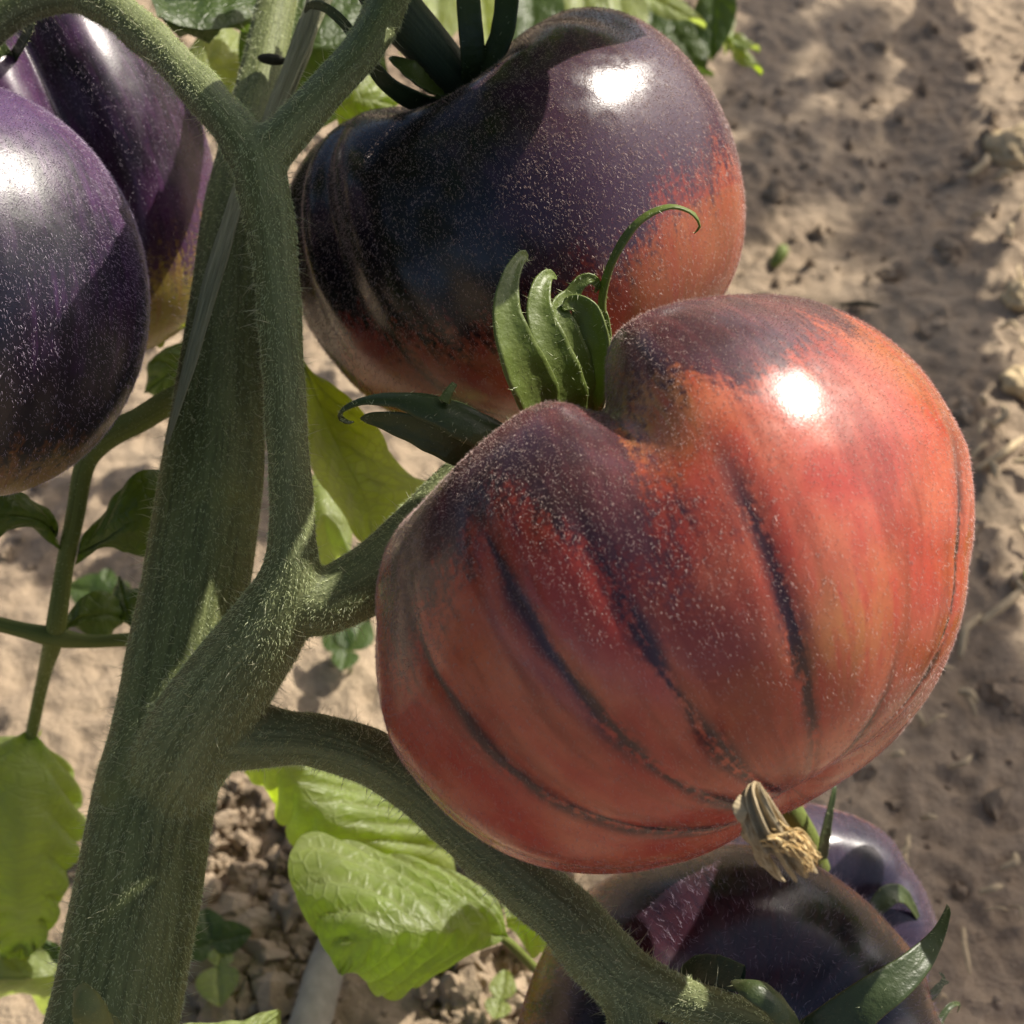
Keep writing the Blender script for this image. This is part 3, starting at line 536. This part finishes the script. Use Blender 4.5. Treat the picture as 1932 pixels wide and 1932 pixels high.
# single leaves of the plant
leaf('leaf', [(-60, 1720, 0.422), (0, 1724, 0.420), (50, 1745, 0.416), (125, 1800, 0.410)], [(-60, 1735, 0.420), (0, 1742, 0.416), (50, 1764, 0.412), (125, 1803, 0.410)], [(-60, 1760, 0.422), (0, 1764, 0.419), (52, 1786, 0.415), (125, 1806, 0.411)], M['leaf_dark'], plant, 3, seed=6)
leaf('leaf', [(140, 1800, 0.427), (90, 1785, 0.422), (40, 1772, 0.422), (-40, 1755, 0.427)], [(140, 1830, 0.422), (90, 1845, 0.414), (40, 1850, 0.412), (-60, 1850, 0.414)], [(135, 1910, 0.437), (80, 1900, 0.437), (30, 1885, 0.437), (-60, 1890, 0.437)], M['leaf_pale'], plant, 4, seed=7)
leaf('leaf', [(320, 1945, 0.34), (400, 1925, 0.345), (470, 1925, 0.35), (520, 1905, 0.355), (530, 1908, 0.357)], [(330, 1980, 0.335), (400, 1970, 0.34), (470, 1955, 0.346), (515, 1925, 0.353), (530, 1910, 0.357)], [(340, 2060, 0.35), (400, 2050, 0.355), (470, 2010, 0.357), (520, 1940, 0.357), (531, 1912, 0.357)], M['leaf_pale'], plant, 5, seed=8)
leaf('leaf', [(462, 1452, 0.387), (500, 1500, 0.392), (540, 1558, 0.394), (600, 1615, 0.394), (660, 1650, 0.397)], [(520, 1420, 0.377), (575, 1500, 0.380), (630, 1550, 0.380), (690, 1600, 0.386), (760, 1670, 0.398)], [(640, 1420, 0.394), (730, 1480, 0.400), (795, 1545, 0.404), (845, 1600, 0.405), (868, 1660, 0.402)], M['leaf'], plant, 7, bulge=0.003, ripple=0.002, seed=9)
LB = [(955, 1764, 0.372), (931, 1684, 0.372), (819, 1634, 0.377), (691, 1614, 0.38), (572, 1594, 0.374), (551, 1650, 0.366), (590, 1752, 0.358), (640, 1835, 0.356)]
leaf('leaf', LB, [(955, 1768, 0.372), (900, 1758, 0.362), (830, 1755, 0.355), (760, 1757, 0.351), (712, 1768, 0.35), (682, 1786, 0.351), (656, 1812, 0.353), (642, 1836, 0.356)],
     [(955, 1770, 0.372), (920, 1782, 0.372), (880, 1797, 0.374), (836, 1815, 0.375), (772, 1835, 0.375), (714, 1860, 0.373), (676, 1840, 0.364), (642, 1838, 0.357)], M['leaf'], plant, 8, bulge=0.0036, ripple=0.0012, seed=10, nu=80)
tube('leaf_stalk', [(940, 1764, 0.371, 7), (962, 1780, 0.373, 9), (1000, 1818, 0.38, 9), (1060, 1880, 0.392, 10)], M['stalk'], plant)
leaf('leaf', [(950, 1700, 0.388), (975, 1682, 0.392), (1020, 1690, 0.396), (1075, 1740, 0.4)], [(955, 1740, 0.385), (990, 1735, 0.386), (1030, 1750, 0.39), (1075, 1780, 0.398)], [(960, 1765, 0.39), (990, 1775, 0.394), (1020, 1800, 0.398), (1060, 1830, 0.402)], M['leaf'], plant, 4, seed=11)
leaf('leaf', [(545, 690, 0.345), (556, 800, 0.35), (588, 890, 0.354), (640, 965, 0.356), (692, 1024, 0.356)], [(570, 680, 0.343), (622, 812, 0.338), (660, 888, 0.338), (690, 950, 0.342), (705, 1025, 0.355)], [(585, 690, 0.345), (690, 812, 0.35), (772, 880, 0.356), (830, 920, 0.36), (770, 1010, 0.36)], M['leaf'], plant, 6, seed=12)
leaf('leaf', [(585, 930, 0.41), (600, 900, 0.41), (650, 930, 0.41), (660, 1000, 0.41)], [(590, 1000, 0.4), (610, 970, 0.4), (635, 990, 0.4), (660, 1050, 0.4)], [(590, 1060, 0.41), (610, 1070, 0.41), (640, 1080, 0.41), (680, 1100, 0.41)], M['leaf_pale'], plant, 3, seed=13, nu=30)
leaf('leaf', [(385, 505, 0.37), (350, 520, 0.372), (312, 572, 0.374), (272, 630, 0.376)], [(385, 560, 0.365), (350, 572, 0.366), (318, 600, 0.37), (274, 632, 0.376)], [(385, 640, 0.38), (350, 632, 0.38), (312, 634, 0.379), (276, 634, 0.377)], M['leaf'], plant, 4, seed=14)
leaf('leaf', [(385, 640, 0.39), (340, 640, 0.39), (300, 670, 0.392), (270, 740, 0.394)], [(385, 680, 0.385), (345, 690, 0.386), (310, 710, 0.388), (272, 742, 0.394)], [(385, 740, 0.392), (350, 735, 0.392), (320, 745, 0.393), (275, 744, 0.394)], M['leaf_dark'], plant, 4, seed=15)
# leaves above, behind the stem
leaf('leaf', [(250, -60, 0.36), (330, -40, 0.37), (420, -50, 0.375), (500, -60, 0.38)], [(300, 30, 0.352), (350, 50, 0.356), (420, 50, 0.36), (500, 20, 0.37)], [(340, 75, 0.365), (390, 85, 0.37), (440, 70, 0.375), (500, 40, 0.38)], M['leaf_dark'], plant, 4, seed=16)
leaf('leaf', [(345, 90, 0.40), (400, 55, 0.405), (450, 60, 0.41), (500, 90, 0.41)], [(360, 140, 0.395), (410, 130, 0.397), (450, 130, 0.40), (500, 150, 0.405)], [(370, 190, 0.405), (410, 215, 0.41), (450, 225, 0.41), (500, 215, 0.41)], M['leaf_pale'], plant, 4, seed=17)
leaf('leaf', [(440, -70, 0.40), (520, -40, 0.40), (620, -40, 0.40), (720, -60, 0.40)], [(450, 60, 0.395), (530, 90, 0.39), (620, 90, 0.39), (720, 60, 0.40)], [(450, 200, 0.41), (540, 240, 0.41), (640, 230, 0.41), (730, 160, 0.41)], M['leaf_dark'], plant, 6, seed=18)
leaf('leaf', [(640, 130, 0.378), (690, 120, 0.38), (730, 140, 0.382), (760, 180, 0.385)], [(630, 200, 0.376), (670, 190, 0.374), (710, 190, 0.376), (750, 200, 0.384)], [(640, 240, 0.38), (680, 245, 0.382), (720, 240, 0.384), (755, 215, 0.386)], M['leaf'], plant, 4, seed=19)

# ================================================================== tomatoes
ripe_m = tomato_mat('ripe_skin', (0.39, 0.056, 0.038), (0.50, 0.135, 0.075), (0.15, 0.050, 0.055), (0.06, 0.027, 0.034), (0.50, 0.27, 0.09))
def f_ripe(f, a):
    a = a - 0.035*np.clip((0.75 - a)/0.2, 0, 1)
    b = -0.12 + 1.75*gs(f, a, 36, 36, 0.20, 0.15) + 0.7*gs(f, a, 26, 13, 0.34, 0.10) + 1.35*gs(f, a, -7, 11, 0.37, 0.17) + 1.4*gs(f, a, -42, 20, 0.31, 0.15) + 0.5*gs(f, a, -24, 9, 0.30, 0.07) + 0.45*gs(f, a, 4, 10, 0.55, 0.12) + 0.45*gs(f, a, 17, 5, 0.66, 0.10) + 0.3*gs(f, a, -60, 20, 0.45, 0.1) + 0.9*gs(f, a, 150, 90, 0.25, 0.14) + 0.25*gs(f, a, 0, 60, 0.93, 0.06)
    p = 0.9*gs(f, a, 8, 8, 0.36, 0.08) + 0.45*gs(f, a, 25, 14, 0.70, 0.07) + 0.35*gs(f, a, 65, 12, 0.42, 0.1)
    return b, p
red, rc, rf = tomato('ripe_tomato', 'large ripe red ribbed tomato with dark streaks, in front at the centre', (1298, 1124), 0.26, (-0.44, 0.90, -0.37), 580, 418, ripe_m,
    [(85, 0.085, 42, 0.54, 1.1, 0), (-85, -0.085, 42, 0.42, 1.1, 0), (5, 0.17, 7, -1, 0.52, 0.0), (-47, 0.012, 2.6, 0.36, 1.05, 1.15), (-23, 0.013, 2.6, 0.36, 1.05, 1.15), (-9, 0.011, 2.4, 0.44, 1.05, 1.15), (15, 0.012, 2.6, 0.46, 0.94, 1.2), (40, 0.012, 3, 0.72, 1.05, 1.0), (66, 0.014, 2.6, 0.50, 1.05, 1.2), (-80, 0.02, 6, 0.2, 0.95, 0.5), (-70, 0.04, 9, -1, 0.3, 0), (120, 0.03, 8, 0, 0.9, 0.5), (165, 0.03, 8, 0, 0.9, 0.5), (-130, 0.03, 8, 0, 0.9, 0.5)], f_ripe, 84000, seed=2, rim=[(0, 10, 62), (-34, 38, 122)], fr=0.00003, rw=0.19, fl=(0.00025, 0.00065))
# its calyx
SE = M['sepal']
sepal('sepal', [(1030, 800, 0.262), (1000, 740, 0.258), (966, 660, 0.254), (950, 590, 0.253), (958, 530, 0.254), (976, 492, 0.256), (990, 482, 0.258), (994, 494, 0.259)], [25.256, 45.92, 48.216, 41.328, 32.144, 21.812, 13.776, 6.888], SE, red, (0.45, 0, 1), thick=0.42, cup=0.6, fuzz=2200, hl=0.0014)
sepal('sepal', [(1075, 800, 0.266), (1052, 720, 0.262), (1030, 650, 0.260), (1014, 590, 0.260), (1018, 545, 0.261), (1034, 520, 0.263), (1050, 526, 0.264)], [27.552, 43.624, 43.624, 35.588, 27.552, 18.368, 6.888], SE, red, (0.3, 0.1, 1), thick=0.42, cup=0.6, fuzz=2200, hl=0.0014)
sepal('sepal', [(1090, 790, 0.270), (1080, 700, 0.266), (1062, 630, 0.264), (1052, 585, 0.264), (1075, 560, 0.266), (1092, 535, 0.266), (1110, 526, 0.266), (1126, 537, 0.267), (1122, 552, 0.268)], [25.256, 39.032, 36.736, 32.144, 27.552, 19.516, 16.072, 11.48, 5.74], SE, red, (0.4, 0.2, 1), thick=0.42, cup=0.6, fuzz=2200, hl=0.0014)
sepal('sepal', [(1105, 790, 0.272), (1120, 710, 0.268), (1118, 640, 0.266), (1105, 590, 0.265), (1078, 572, 0.264), (1062, 585, 0.263)], [20.664, 39.032, 41.328, 39.032, 29.848, 9.184], SE, red, (-0.3, 0.1, 1), thick=0.42, cup=0.6, fuzz=1800, hl=0.0014)
sepal('sepal', [(1128, 770, 0.276), (1142, 690, 0.272), (1144, 620, 0.270), (1140, 585, 0.269)], [18.368, 22.96, 18.368, 9.184], SE, red, (-0.6, 0.1, 1), thick=0.42, cup=0.6, fuzz=500)
sepal('sepal', [(1120, 740, 0.276), (1138, 640, 0.272), (1138, 560, 0.268), (1158, 490, 0.264), (1205, 420, 0.262), (1262, 391, 0.262), (1305, 402, 0.263), (1320, 425, 0.264), (1310, 440, 0.266)], [13.776, 14.924, 14.924, 13.776, 13.202, 12.628, 10.332, 6.888, 3.444], SE, red, (-0.6, 0.6, 0.6), thick=0.45, cup=0.2, fuzz=500)
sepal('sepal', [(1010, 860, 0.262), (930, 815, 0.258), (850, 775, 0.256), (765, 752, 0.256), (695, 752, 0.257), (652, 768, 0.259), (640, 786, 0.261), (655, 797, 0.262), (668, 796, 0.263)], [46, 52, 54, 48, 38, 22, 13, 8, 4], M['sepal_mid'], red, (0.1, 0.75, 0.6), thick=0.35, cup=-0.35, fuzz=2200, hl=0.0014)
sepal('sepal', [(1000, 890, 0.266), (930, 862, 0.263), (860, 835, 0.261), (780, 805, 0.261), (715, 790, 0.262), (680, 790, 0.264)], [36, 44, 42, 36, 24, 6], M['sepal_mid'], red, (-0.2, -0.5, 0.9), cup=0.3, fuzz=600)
sepal('sepal_tip', [(838, 758, 0.254), (848, 738, 0.254), (858, 724, 0.255)], [12, 8, 6], SE, red, thick=0.6, fuzz=120)
# dry flower at its tip
fl_root = P(1412, 1492, 0.2235)
def dry_flower():
    c = cr(spx([(1424, 1478, 0.2150), (1420, 1510, 0.2125), (1440, 1560, 0.2115), (1464, 1598, 0.2125), (1478, 1620, 0.2135)]), np.linspace(0, 1, 46)); T, N, B = frames(c); u = np.linspace(0, 1, 46); k = 120
    a = np.linspace(0, 2*np.pi, k, endpoint=False); wd = np.interp(u, [0, .12, .3, .6, .85, 1], [7, 24, 36, 46, 54, 50])*S(1, 0.213)
    pl = 1 + 0.26*np.sin(a*10 + 2.5*u[:, None] + 0.7*np.sin(a*3))*np.minimum(1, u*4)[:, None] + 0.07*np.sin(a*23 + 1) * np.minimum(1, u*3)[:, None] + 0.05*fbm(a[None]*2, u[:, None]*3, 0.4, 2)
    ex = 1 + (0.10*np.sin(a*5 + 1) + 0.08*np.sin(a*9))[None]*(u[:, None] > 0.5)*(u[:, None] - 0.5)
    ea = wd[:, None]*pl; X = c[:, None] + ea[..., None]*(np.cos(a)[None, :, None]*B[:, None] + 0.6*np.sin(a)[None, :, None]*N[:, None]) + T[:, None]*((ex - 1)*0.045)[..., None]
    flw = np.stack([np.cos(a)*1.3 + 0*u[:, None], np.sin(a)*1.3 + 0*u[:, None], u[:, None]*0.5 + 0*a], -1).reshape(-1, 3)
    o = mesh('dry_petals', X.reshape(-1, 3), grid_faces(46, k, True), M['dry'], red, attrs={'flow': flw})
    arr = []
    for i in range(120):
        s = P(1462 + rng.normal()*11, 1584 + rng.normal()*11, 0.2095 + rng.normal()*0.0011); e = P(1522 + rng.normal()*11, 1618 + rng.normal()*12, 0.2095 + rng.normal()*0.0016)
        m = (s + e)/2 + UP*S(1, 0.21)*rng.uniform(2, 26) + RT*S(1, 0.21)*rng.uniform(-3, 9); r = S(rng.uniform(1.0, 2.8), 0.21)
        arr.append(tube_arr(np.array([[*s, r], [*m, r*1.3], [*e, r*0.6]]), 12, 7))
    for i in range(14):
        s = P(1520 + rng.normal()*6, 1606 + rng.normal()*8, 0.2095); e = P(1530 + rng.normal()*7, 1640 + rng.normal()*6, 0.2095 + rng.normal()*0.001); r = S(2.2, 0.21)
        arr.append(tube_arr(np.array([[*s, r], [*((s + e)/2 + rng.normal(size=3)*0.0004), r], [*e, r*0.6]]), 8, 6))
    v, f, fl = join(arr); mesh('dry_stamens', v, f, M['stamen'], o, attrs={'flow': fl})
    sepal('petal', [(1408, 1506, 0.2120), (1398, 1530, 0.2108), (1400, 1552, 0.2108)], [14, 17, 5], M['dry'], red, (-0.4, 0, 1), fuzz=0)
dry_flower()

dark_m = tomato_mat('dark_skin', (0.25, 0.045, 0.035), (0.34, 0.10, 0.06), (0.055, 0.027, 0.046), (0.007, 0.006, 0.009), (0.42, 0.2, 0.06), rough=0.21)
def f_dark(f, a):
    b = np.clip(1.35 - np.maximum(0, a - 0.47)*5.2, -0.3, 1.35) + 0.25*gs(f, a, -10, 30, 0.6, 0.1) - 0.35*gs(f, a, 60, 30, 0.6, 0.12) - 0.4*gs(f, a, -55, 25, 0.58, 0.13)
    return b, 0.2*(a > 0.6) + 0*f, np.clip(0.75 - (f + 5)/45, 0.05, 1) - 0.15*(a > 0.5)  # third mask paints the dark skin lighter on its sunlit right side
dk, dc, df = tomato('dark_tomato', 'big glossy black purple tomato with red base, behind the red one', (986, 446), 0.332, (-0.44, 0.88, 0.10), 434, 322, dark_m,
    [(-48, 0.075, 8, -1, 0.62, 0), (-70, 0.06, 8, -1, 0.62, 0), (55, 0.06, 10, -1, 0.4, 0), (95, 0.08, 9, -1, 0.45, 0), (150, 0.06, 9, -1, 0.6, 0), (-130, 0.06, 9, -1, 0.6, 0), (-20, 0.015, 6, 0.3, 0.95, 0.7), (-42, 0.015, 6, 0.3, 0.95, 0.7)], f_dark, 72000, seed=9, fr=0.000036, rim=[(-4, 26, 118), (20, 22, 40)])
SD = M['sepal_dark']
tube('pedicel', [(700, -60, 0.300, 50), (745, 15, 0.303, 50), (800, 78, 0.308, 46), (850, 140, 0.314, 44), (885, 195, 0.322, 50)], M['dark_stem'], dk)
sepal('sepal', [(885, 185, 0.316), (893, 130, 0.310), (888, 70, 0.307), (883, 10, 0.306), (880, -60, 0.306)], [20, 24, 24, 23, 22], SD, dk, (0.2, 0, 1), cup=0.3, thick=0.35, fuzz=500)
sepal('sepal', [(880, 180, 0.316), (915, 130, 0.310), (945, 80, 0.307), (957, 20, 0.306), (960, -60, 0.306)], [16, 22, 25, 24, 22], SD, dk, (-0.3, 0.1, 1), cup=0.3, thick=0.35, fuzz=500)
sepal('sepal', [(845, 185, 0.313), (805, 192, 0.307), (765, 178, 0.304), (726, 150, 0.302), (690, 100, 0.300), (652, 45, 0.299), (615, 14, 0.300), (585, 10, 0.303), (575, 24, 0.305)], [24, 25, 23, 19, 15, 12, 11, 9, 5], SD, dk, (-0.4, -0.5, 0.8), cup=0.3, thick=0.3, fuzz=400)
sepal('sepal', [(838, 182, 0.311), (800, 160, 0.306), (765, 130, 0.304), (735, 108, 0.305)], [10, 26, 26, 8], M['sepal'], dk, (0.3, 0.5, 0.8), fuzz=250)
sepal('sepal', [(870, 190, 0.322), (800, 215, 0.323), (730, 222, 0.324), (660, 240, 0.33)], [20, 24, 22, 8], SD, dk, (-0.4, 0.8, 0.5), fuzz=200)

ROUND = np.array([(580*math.sin(t), 380 - 435*math.cos(t)) for t in np.linspace(0, math.pi, 18)])
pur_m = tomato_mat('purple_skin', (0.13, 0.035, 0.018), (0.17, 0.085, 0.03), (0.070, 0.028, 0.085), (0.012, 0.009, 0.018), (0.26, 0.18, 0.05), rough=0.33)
def f_pur(f, a): return np.clip(1.4 - np.maximum(0, a - 0.56)*3.6, -0.2, 1.4) + 0*f, 0.9*np.clip((a - 0.70)*5, 0, 1) + 0*f, np.clip(0.30 + (a - 0.30)*1.8, 0, 1) + 0*f  # third mask paints the sunlit top lighter and the underside blacker
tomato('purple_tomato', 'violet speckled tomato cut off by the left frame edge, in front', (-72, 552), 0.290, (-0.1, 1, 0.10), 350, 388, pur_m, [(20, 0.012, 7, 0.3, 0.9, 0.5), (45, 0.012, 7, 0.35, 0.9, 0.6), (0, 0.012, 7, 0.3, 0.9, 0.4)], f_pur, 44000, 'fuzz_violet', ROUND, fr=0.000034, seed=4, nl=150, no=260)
pur2_m = tomato_mat('purple_skin_olive_base', (0.20, 0.09, 0.035), (0.28, 0.17, 0.05), (0.065, 0.026, 0.07), (0.014, 0.008, 0.016), (0.30, 0.26, 0.05), rough=0.28)
def f_pur2(f, a): return np.clip(1.4 - np.maximum(0, a - 0.50)*4.6, -0.4, 1.4) + 0*f, 0.9*np.clip((a - 0.55)*5, 0, 1) + 0*f
lb, lc, lf = tomato('purple_tomato', 'glossy violet tomato with olive base behind the left stem fork', (112, 352), 0.362, (-0.30, 0.88, 0.25), 290, 335, pur2_m, [(12, 0.20, 11, -1, 0.72, 0), (-35, 0.12, 10, -1, 0.6, 0), (80, 0.06, 9, -1, 0.5, 0), (150, 0.1, 10, -1, 0.6, 0)], f_pur2, 26000, 'fuzz_violet', seed=6, nl=150, no=260)
for pts in ([(10, 140, 0.333), (50, 70, 0.325), (60, 30, 0.322), (40, 0, 0.322)], [(20, 130, 0.330), (0, 90, 0.325), (-20, 60, 0.32)]):
    sepal('sepal', pts, [12, 15, 11, 3], SD, lb, (0.2, 0.4, 1), fuzz=200)

low_m = tomato_mat('dusky_skin', (0.27, 0.07, 0.045), (0.38, 0.16, 0.07), (0.045, 0.018, 0.028), (0.012, 0.011, 0.02), (0.42, 0.24, 0.1), rough=0.25)
def f_low(f, a): return np.clip(1.5 - np.maximum(0, a - 0.27)*7.0, -0.4, 1.4) + 0.4*gs(f, a, 110, 45, 0.38, 0.1) - 0.5*gs(f, a, -150, 45, 0.36, 0.12), 0.6*gs(f, a, 130, 40, 0.45, 0.08)
lo, oc, of_ = tomato('dusky_tomato', 'dusky blue black tomato with brown rim at the bottom right, calyx towards viewer', (1366, 2012), 0.322, (0.10, 0.36, 0.92), 402, 330, low_m, [(g, 0.03, 9, -1, 0.5, 0) for g in (-150, -60, 20, 95, 160)] + [(-172, 0.03, 8, -1, 0.6, 0.4)], f_low, 10000, 'fuzz_violet', seed=12, fl=(0.0009, 0.0022), fr=0.000028)
sepal('sepal', [(1470, 2010, 0.274), (1560, 1945, 0.270), (1640, 1885, 0.268), (1710, 1835, 0.270), (1762, 1775, 0.275), (1788, 1718, 0.281), (1786, 1706, 0.283)], [40, 44, 42, 36, 26, 13, 5], SD, lo, (0.3, 0.5, 0.8), cup=0.25, fuzz=500)
sepal('sepal', [(1530, 1990, 0.270), (1495, 1925, 0.266), (1455, 1880, 0.264), (1412, 1856, 0.265), (1385, 1852, 0.269)], [24, 30, 34, 30, 12], SD, lo, (0.5, 0.6, 0.6), cup=-0.4, fuzz=500)
sepal('sepal', [(1400, 1850, 0.276), (1360, 1836, 0.280), (1320, 1828, 0.285), (1285, 1840, 0.290)], [26, 30, 24, 10], M['dark_stem'], lo, (0, 0.4, 1), fuzz=200)
for pts in ([(1720, 1932, 0.305), (1755, 1880, 0.31), (1770, 1860, 0.312), (1790, 1852, 0.314)], [(1745, 1990, 0.31), (1770, 1930, 0.315), (1790, 1900, 0.317), (1810, 1895, 0.32), (1806, 1910, 0.32)], [(1740, 1890, 0.312), (1765, 1870, 0.315), (1780, 1845, 0.318), (1772, 1835, 0.318)]):
    sepal('dry_sepal', pts, [10, 9, 6, 3], M['sepal_dark'], lo, (0.5, 0.5, 0.6), fuzz=60)
hid_m = tomato_mat('hidden_skin', (0.28, 0.12, 0.10), (0.36, 0.2, 0.15), (0.06, 0.04, 0.065), (0.02, 0.017, 0.035), (0.4, 0.26, 0.2), rough=0.25)
hi, hc, hf = tomato('dusky_tomato', 'small violet grey tomato half hidden behind the bottom right one', (1482, 1768), 0.385, (0.3, 0.3, 0.9), 246, 236, hid_m, [(g, 0.03, 9, -1, 0.5, 0) for g in (-150, -60, 20, 95, 160)], f_low, 4000, 'fuzz_violet', seed=15, nl=100, no=180)
sepal('sepal', [(1548, 1640, 0.352), (1552, 1592, 0.345), (1562, 1540, 0.343), (1572, 1496, 0.343), (1574, 1476, 0.344)], [10, 14, 13, 8, 4], SD, hi, (0.4, 0.1, 1), fuzz=150)
sepal('sepal', [(1640, 1725, 0.356), (1675, 1690, 0.358), (1700, 1690, 0.36), (1720, 1712, 0.362), (1736, 1742, 0.364)], [14, 20, 18, 10, 4], SD, hi, (0.3, 0.5, 0.8), fuzz=120)
tube('pedicel', [(1545, 1640, 0.352, 22), (1520, 1580, 0.348, 24), (1500, 1540, 0.346, 22), (1480, 1500, 0.346, 20)], M['stalk'], hi)

# ================================================================== neighbouring plant: bright leaves at the top, plus unseen leaflets added to shade the soil
nb = empty('tomato_plant', on_ground(1500, -250)); tag(nb, 'leafy tomato plant growing behind the black tomato at the top', 'tomato plant')
def bgleaf(x0, y0, d0, x1, y1, d1, wpx, mat, nrm=(0.2, 0.5, 1), **kw): leaf_simple('leaf', P(x0, y0, d0), P(x1, y1, d1), V(*nrm), S(wpx, d0), M[mat], nb, nu=30, nv=9, veins=5, **kw)
for a in [(1000, -40, 0.56, 1010, 120, 0.54, 55, 'leaf_dark'), (1090, -60, 0.58, 1120, 110, 0.55, 40, 'leaf_pale'), (1160, -60, 0.60, 1190, 130, 0.56, 45, 'leaf_pale'), (1120, -30, 0.62, 1060, 100, 0.6, 45, 'leaf'),
          (1190, -20, 0.57, 1330, 36, 0.55, 26, 'leaf_pale'), (1240, -30, 0.62, 1215, 120, 0.60, 40, 'leaf_dark'), (1250, 40, 0.63, 1330, 130, 0.62, 55, 'leaf_dark'), (1350, -40, 0.62, 1345, 110, 0.62, 36, 'leaf_dark'),
          (1370, -20, 0.64, 1372, 90, 0.62, 14, 'leaf_pale'), (1362, 70, 0.63, 1438, 132, 0.62, 12, 'leaf'), (1370, 72, 0.63, 1432, 90, 0.62, 12, 'leaf_pale'), (1240, 120, 0.66, 1345, 135, 0.65, 18, 'leaf_dark'),
          (820, -60, 0.58, 830, 80, 0.55, 60, 'leaf_pale'), (780, -40, 0.6, 760, 90, 0.58, 50, 'leaf'), (900, -50, 0.6, 930, 110, 0.57, 50, 'leaf'), (1040, -40, 0.64, 1100, 90, 0.63, 50, 'leaf_pale')]:
    bgleaf(*a)
tube('stem', [(1372, -120, 0.64, 13), (1372, 0, 0.64, 12), (1371, 75, 0.64, 9), (1400, 105, 0.635, 6)], M['stalk'], nb)
tube('stem', [(1210, -200, 0.62, 16), (1215, -60, 0.62, 14), (1212, 60, 0.63, 10), (1220, 150, 0.65, 8)], M['stalk'], nb)
# leaflets added beyond the frame, scattered to lay shade on the soil
sh = np.random.default_rng(21)
def shade(px, py, t, size, mat='leaf_dark'):
    g = on_ground(px, py) + SUN*t; ax = unit(sh.normal(size=3)); nrm = unit(SUN + sh.normal(size=3)*0.35)
    leaf_simple('leaf', g - unit(ax)*size*0.5, g + unit(ax)*size*0.5, nrm, size*0.3, M[mat], nb, nu=14, nv=6, veins=4)
for y in np.arange(-150, 1990, 56):
    for k in range(6): shade(1765 + sh.normal()*13, y + sh.normal()*22, 0.27 + sh.random()*0.10, 0.032 + 0.012*sh.random())
    for k in range(1 if (y < 1000 and sh.random() < 0.5) or y > 1000 else 0): shade(1590 + sh.normal()*90, y, 1.5 + sh.random()*0.8, 0.05 + 0.03*sh.random())
    if y < 420 or y > 1100:
        for k in range(2): shade(1440 + sh.normal()*30, y, 1.0 + sh.random()*0.4, 0.04 + 0.02*sh.random())
for k in range(26): shade(1850 + sh.normal()*70, 1560 + sh.normal()*200, 0.3 + sh.random()*0.2, 0.042)

# unseen leaves added beyond the frame and behind the red tomato to cast shade
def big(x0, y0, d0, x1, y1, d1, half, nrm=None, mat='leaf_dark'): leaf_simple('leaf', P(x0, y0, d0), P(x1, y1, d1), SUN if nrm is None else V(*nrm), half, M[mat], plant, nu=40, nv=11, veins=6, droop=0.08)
for c_ in range(520, 1250, 95):                                # leaflets added just above the frame to keep sun off the stems
    x_ = (c_ + 0.607*210)/0.795
    if c_ < 1040: big(x_ - 90, -190, 0.248, x_ + 130, -235, 0.248, 0.028)
    else: big(x_ - 90, -190, 0.264, x_ + 130, -235, 0.264, 0.008)
    if c_ < 980: big(x_ - 140, -200, 0.270, x_ + 110, -225, 0.270, 0.014)
    if c_ < 960: big(x_ - 90, -215, 0.302, x_ + 130, -250, 0.302, 0.030)
big(1960, 985, 0.275, 2120, 1180, 0.280, 0.035); big(2020, 1330, 0.285, 2230, 1560, 0.29, 0.045); big(1985, 1180, 0.325, 2130, 1420, 0.33, 0.03)
big(790, 1150, 0.445, 960, 1330, 0.455, 0.022); big(880, 1000, 0.46, 1010, 1250, 0.47, 0.022); big(980, 1180, 0.44, 1180, 1420, 0.45, 0.026); big(1100, 1050, 0.46, 1280, 1330, 0.46, 0.024)
big(1240, 1350, 0.326, 1735, 1205, 0.326, 0.03); big(1440, 1195, 0.322, 1775, 1085, 0.322, 0.03); big(1950, 1150, 0.29, 2140, 1420, 0.30, 0.032); big(360, -95, 0.378, 600, -150, 0.378, 0.022)
cn = np.random.default_rng(5)                                  # leaves added above and left of the viewer to block sky light
for k in range(20):
    if k < 11: x, y, z = cn.uniform(-0.30, -0.13), cn.uniform(-0.10, 0.16), cn.uniform(0.06, 0.30)
    else: x, y, z = cn.uniform(-0.22, 0.06), cn.uniform(0.13, 0.24), cn.uniform(0.02, 0.17)
    c = C0 + RT*x + UP*y + FW*z; ax = unit(cn.normal(size=3))*0.045; leaf_simple('leaf', c - ax, c + ax, unit(P(900, 900, 0.28) - c + cn.normal(size=3)*0.08), 0.034, M['leaf_dark'], plant, nu=24, nv=8, veins=5)
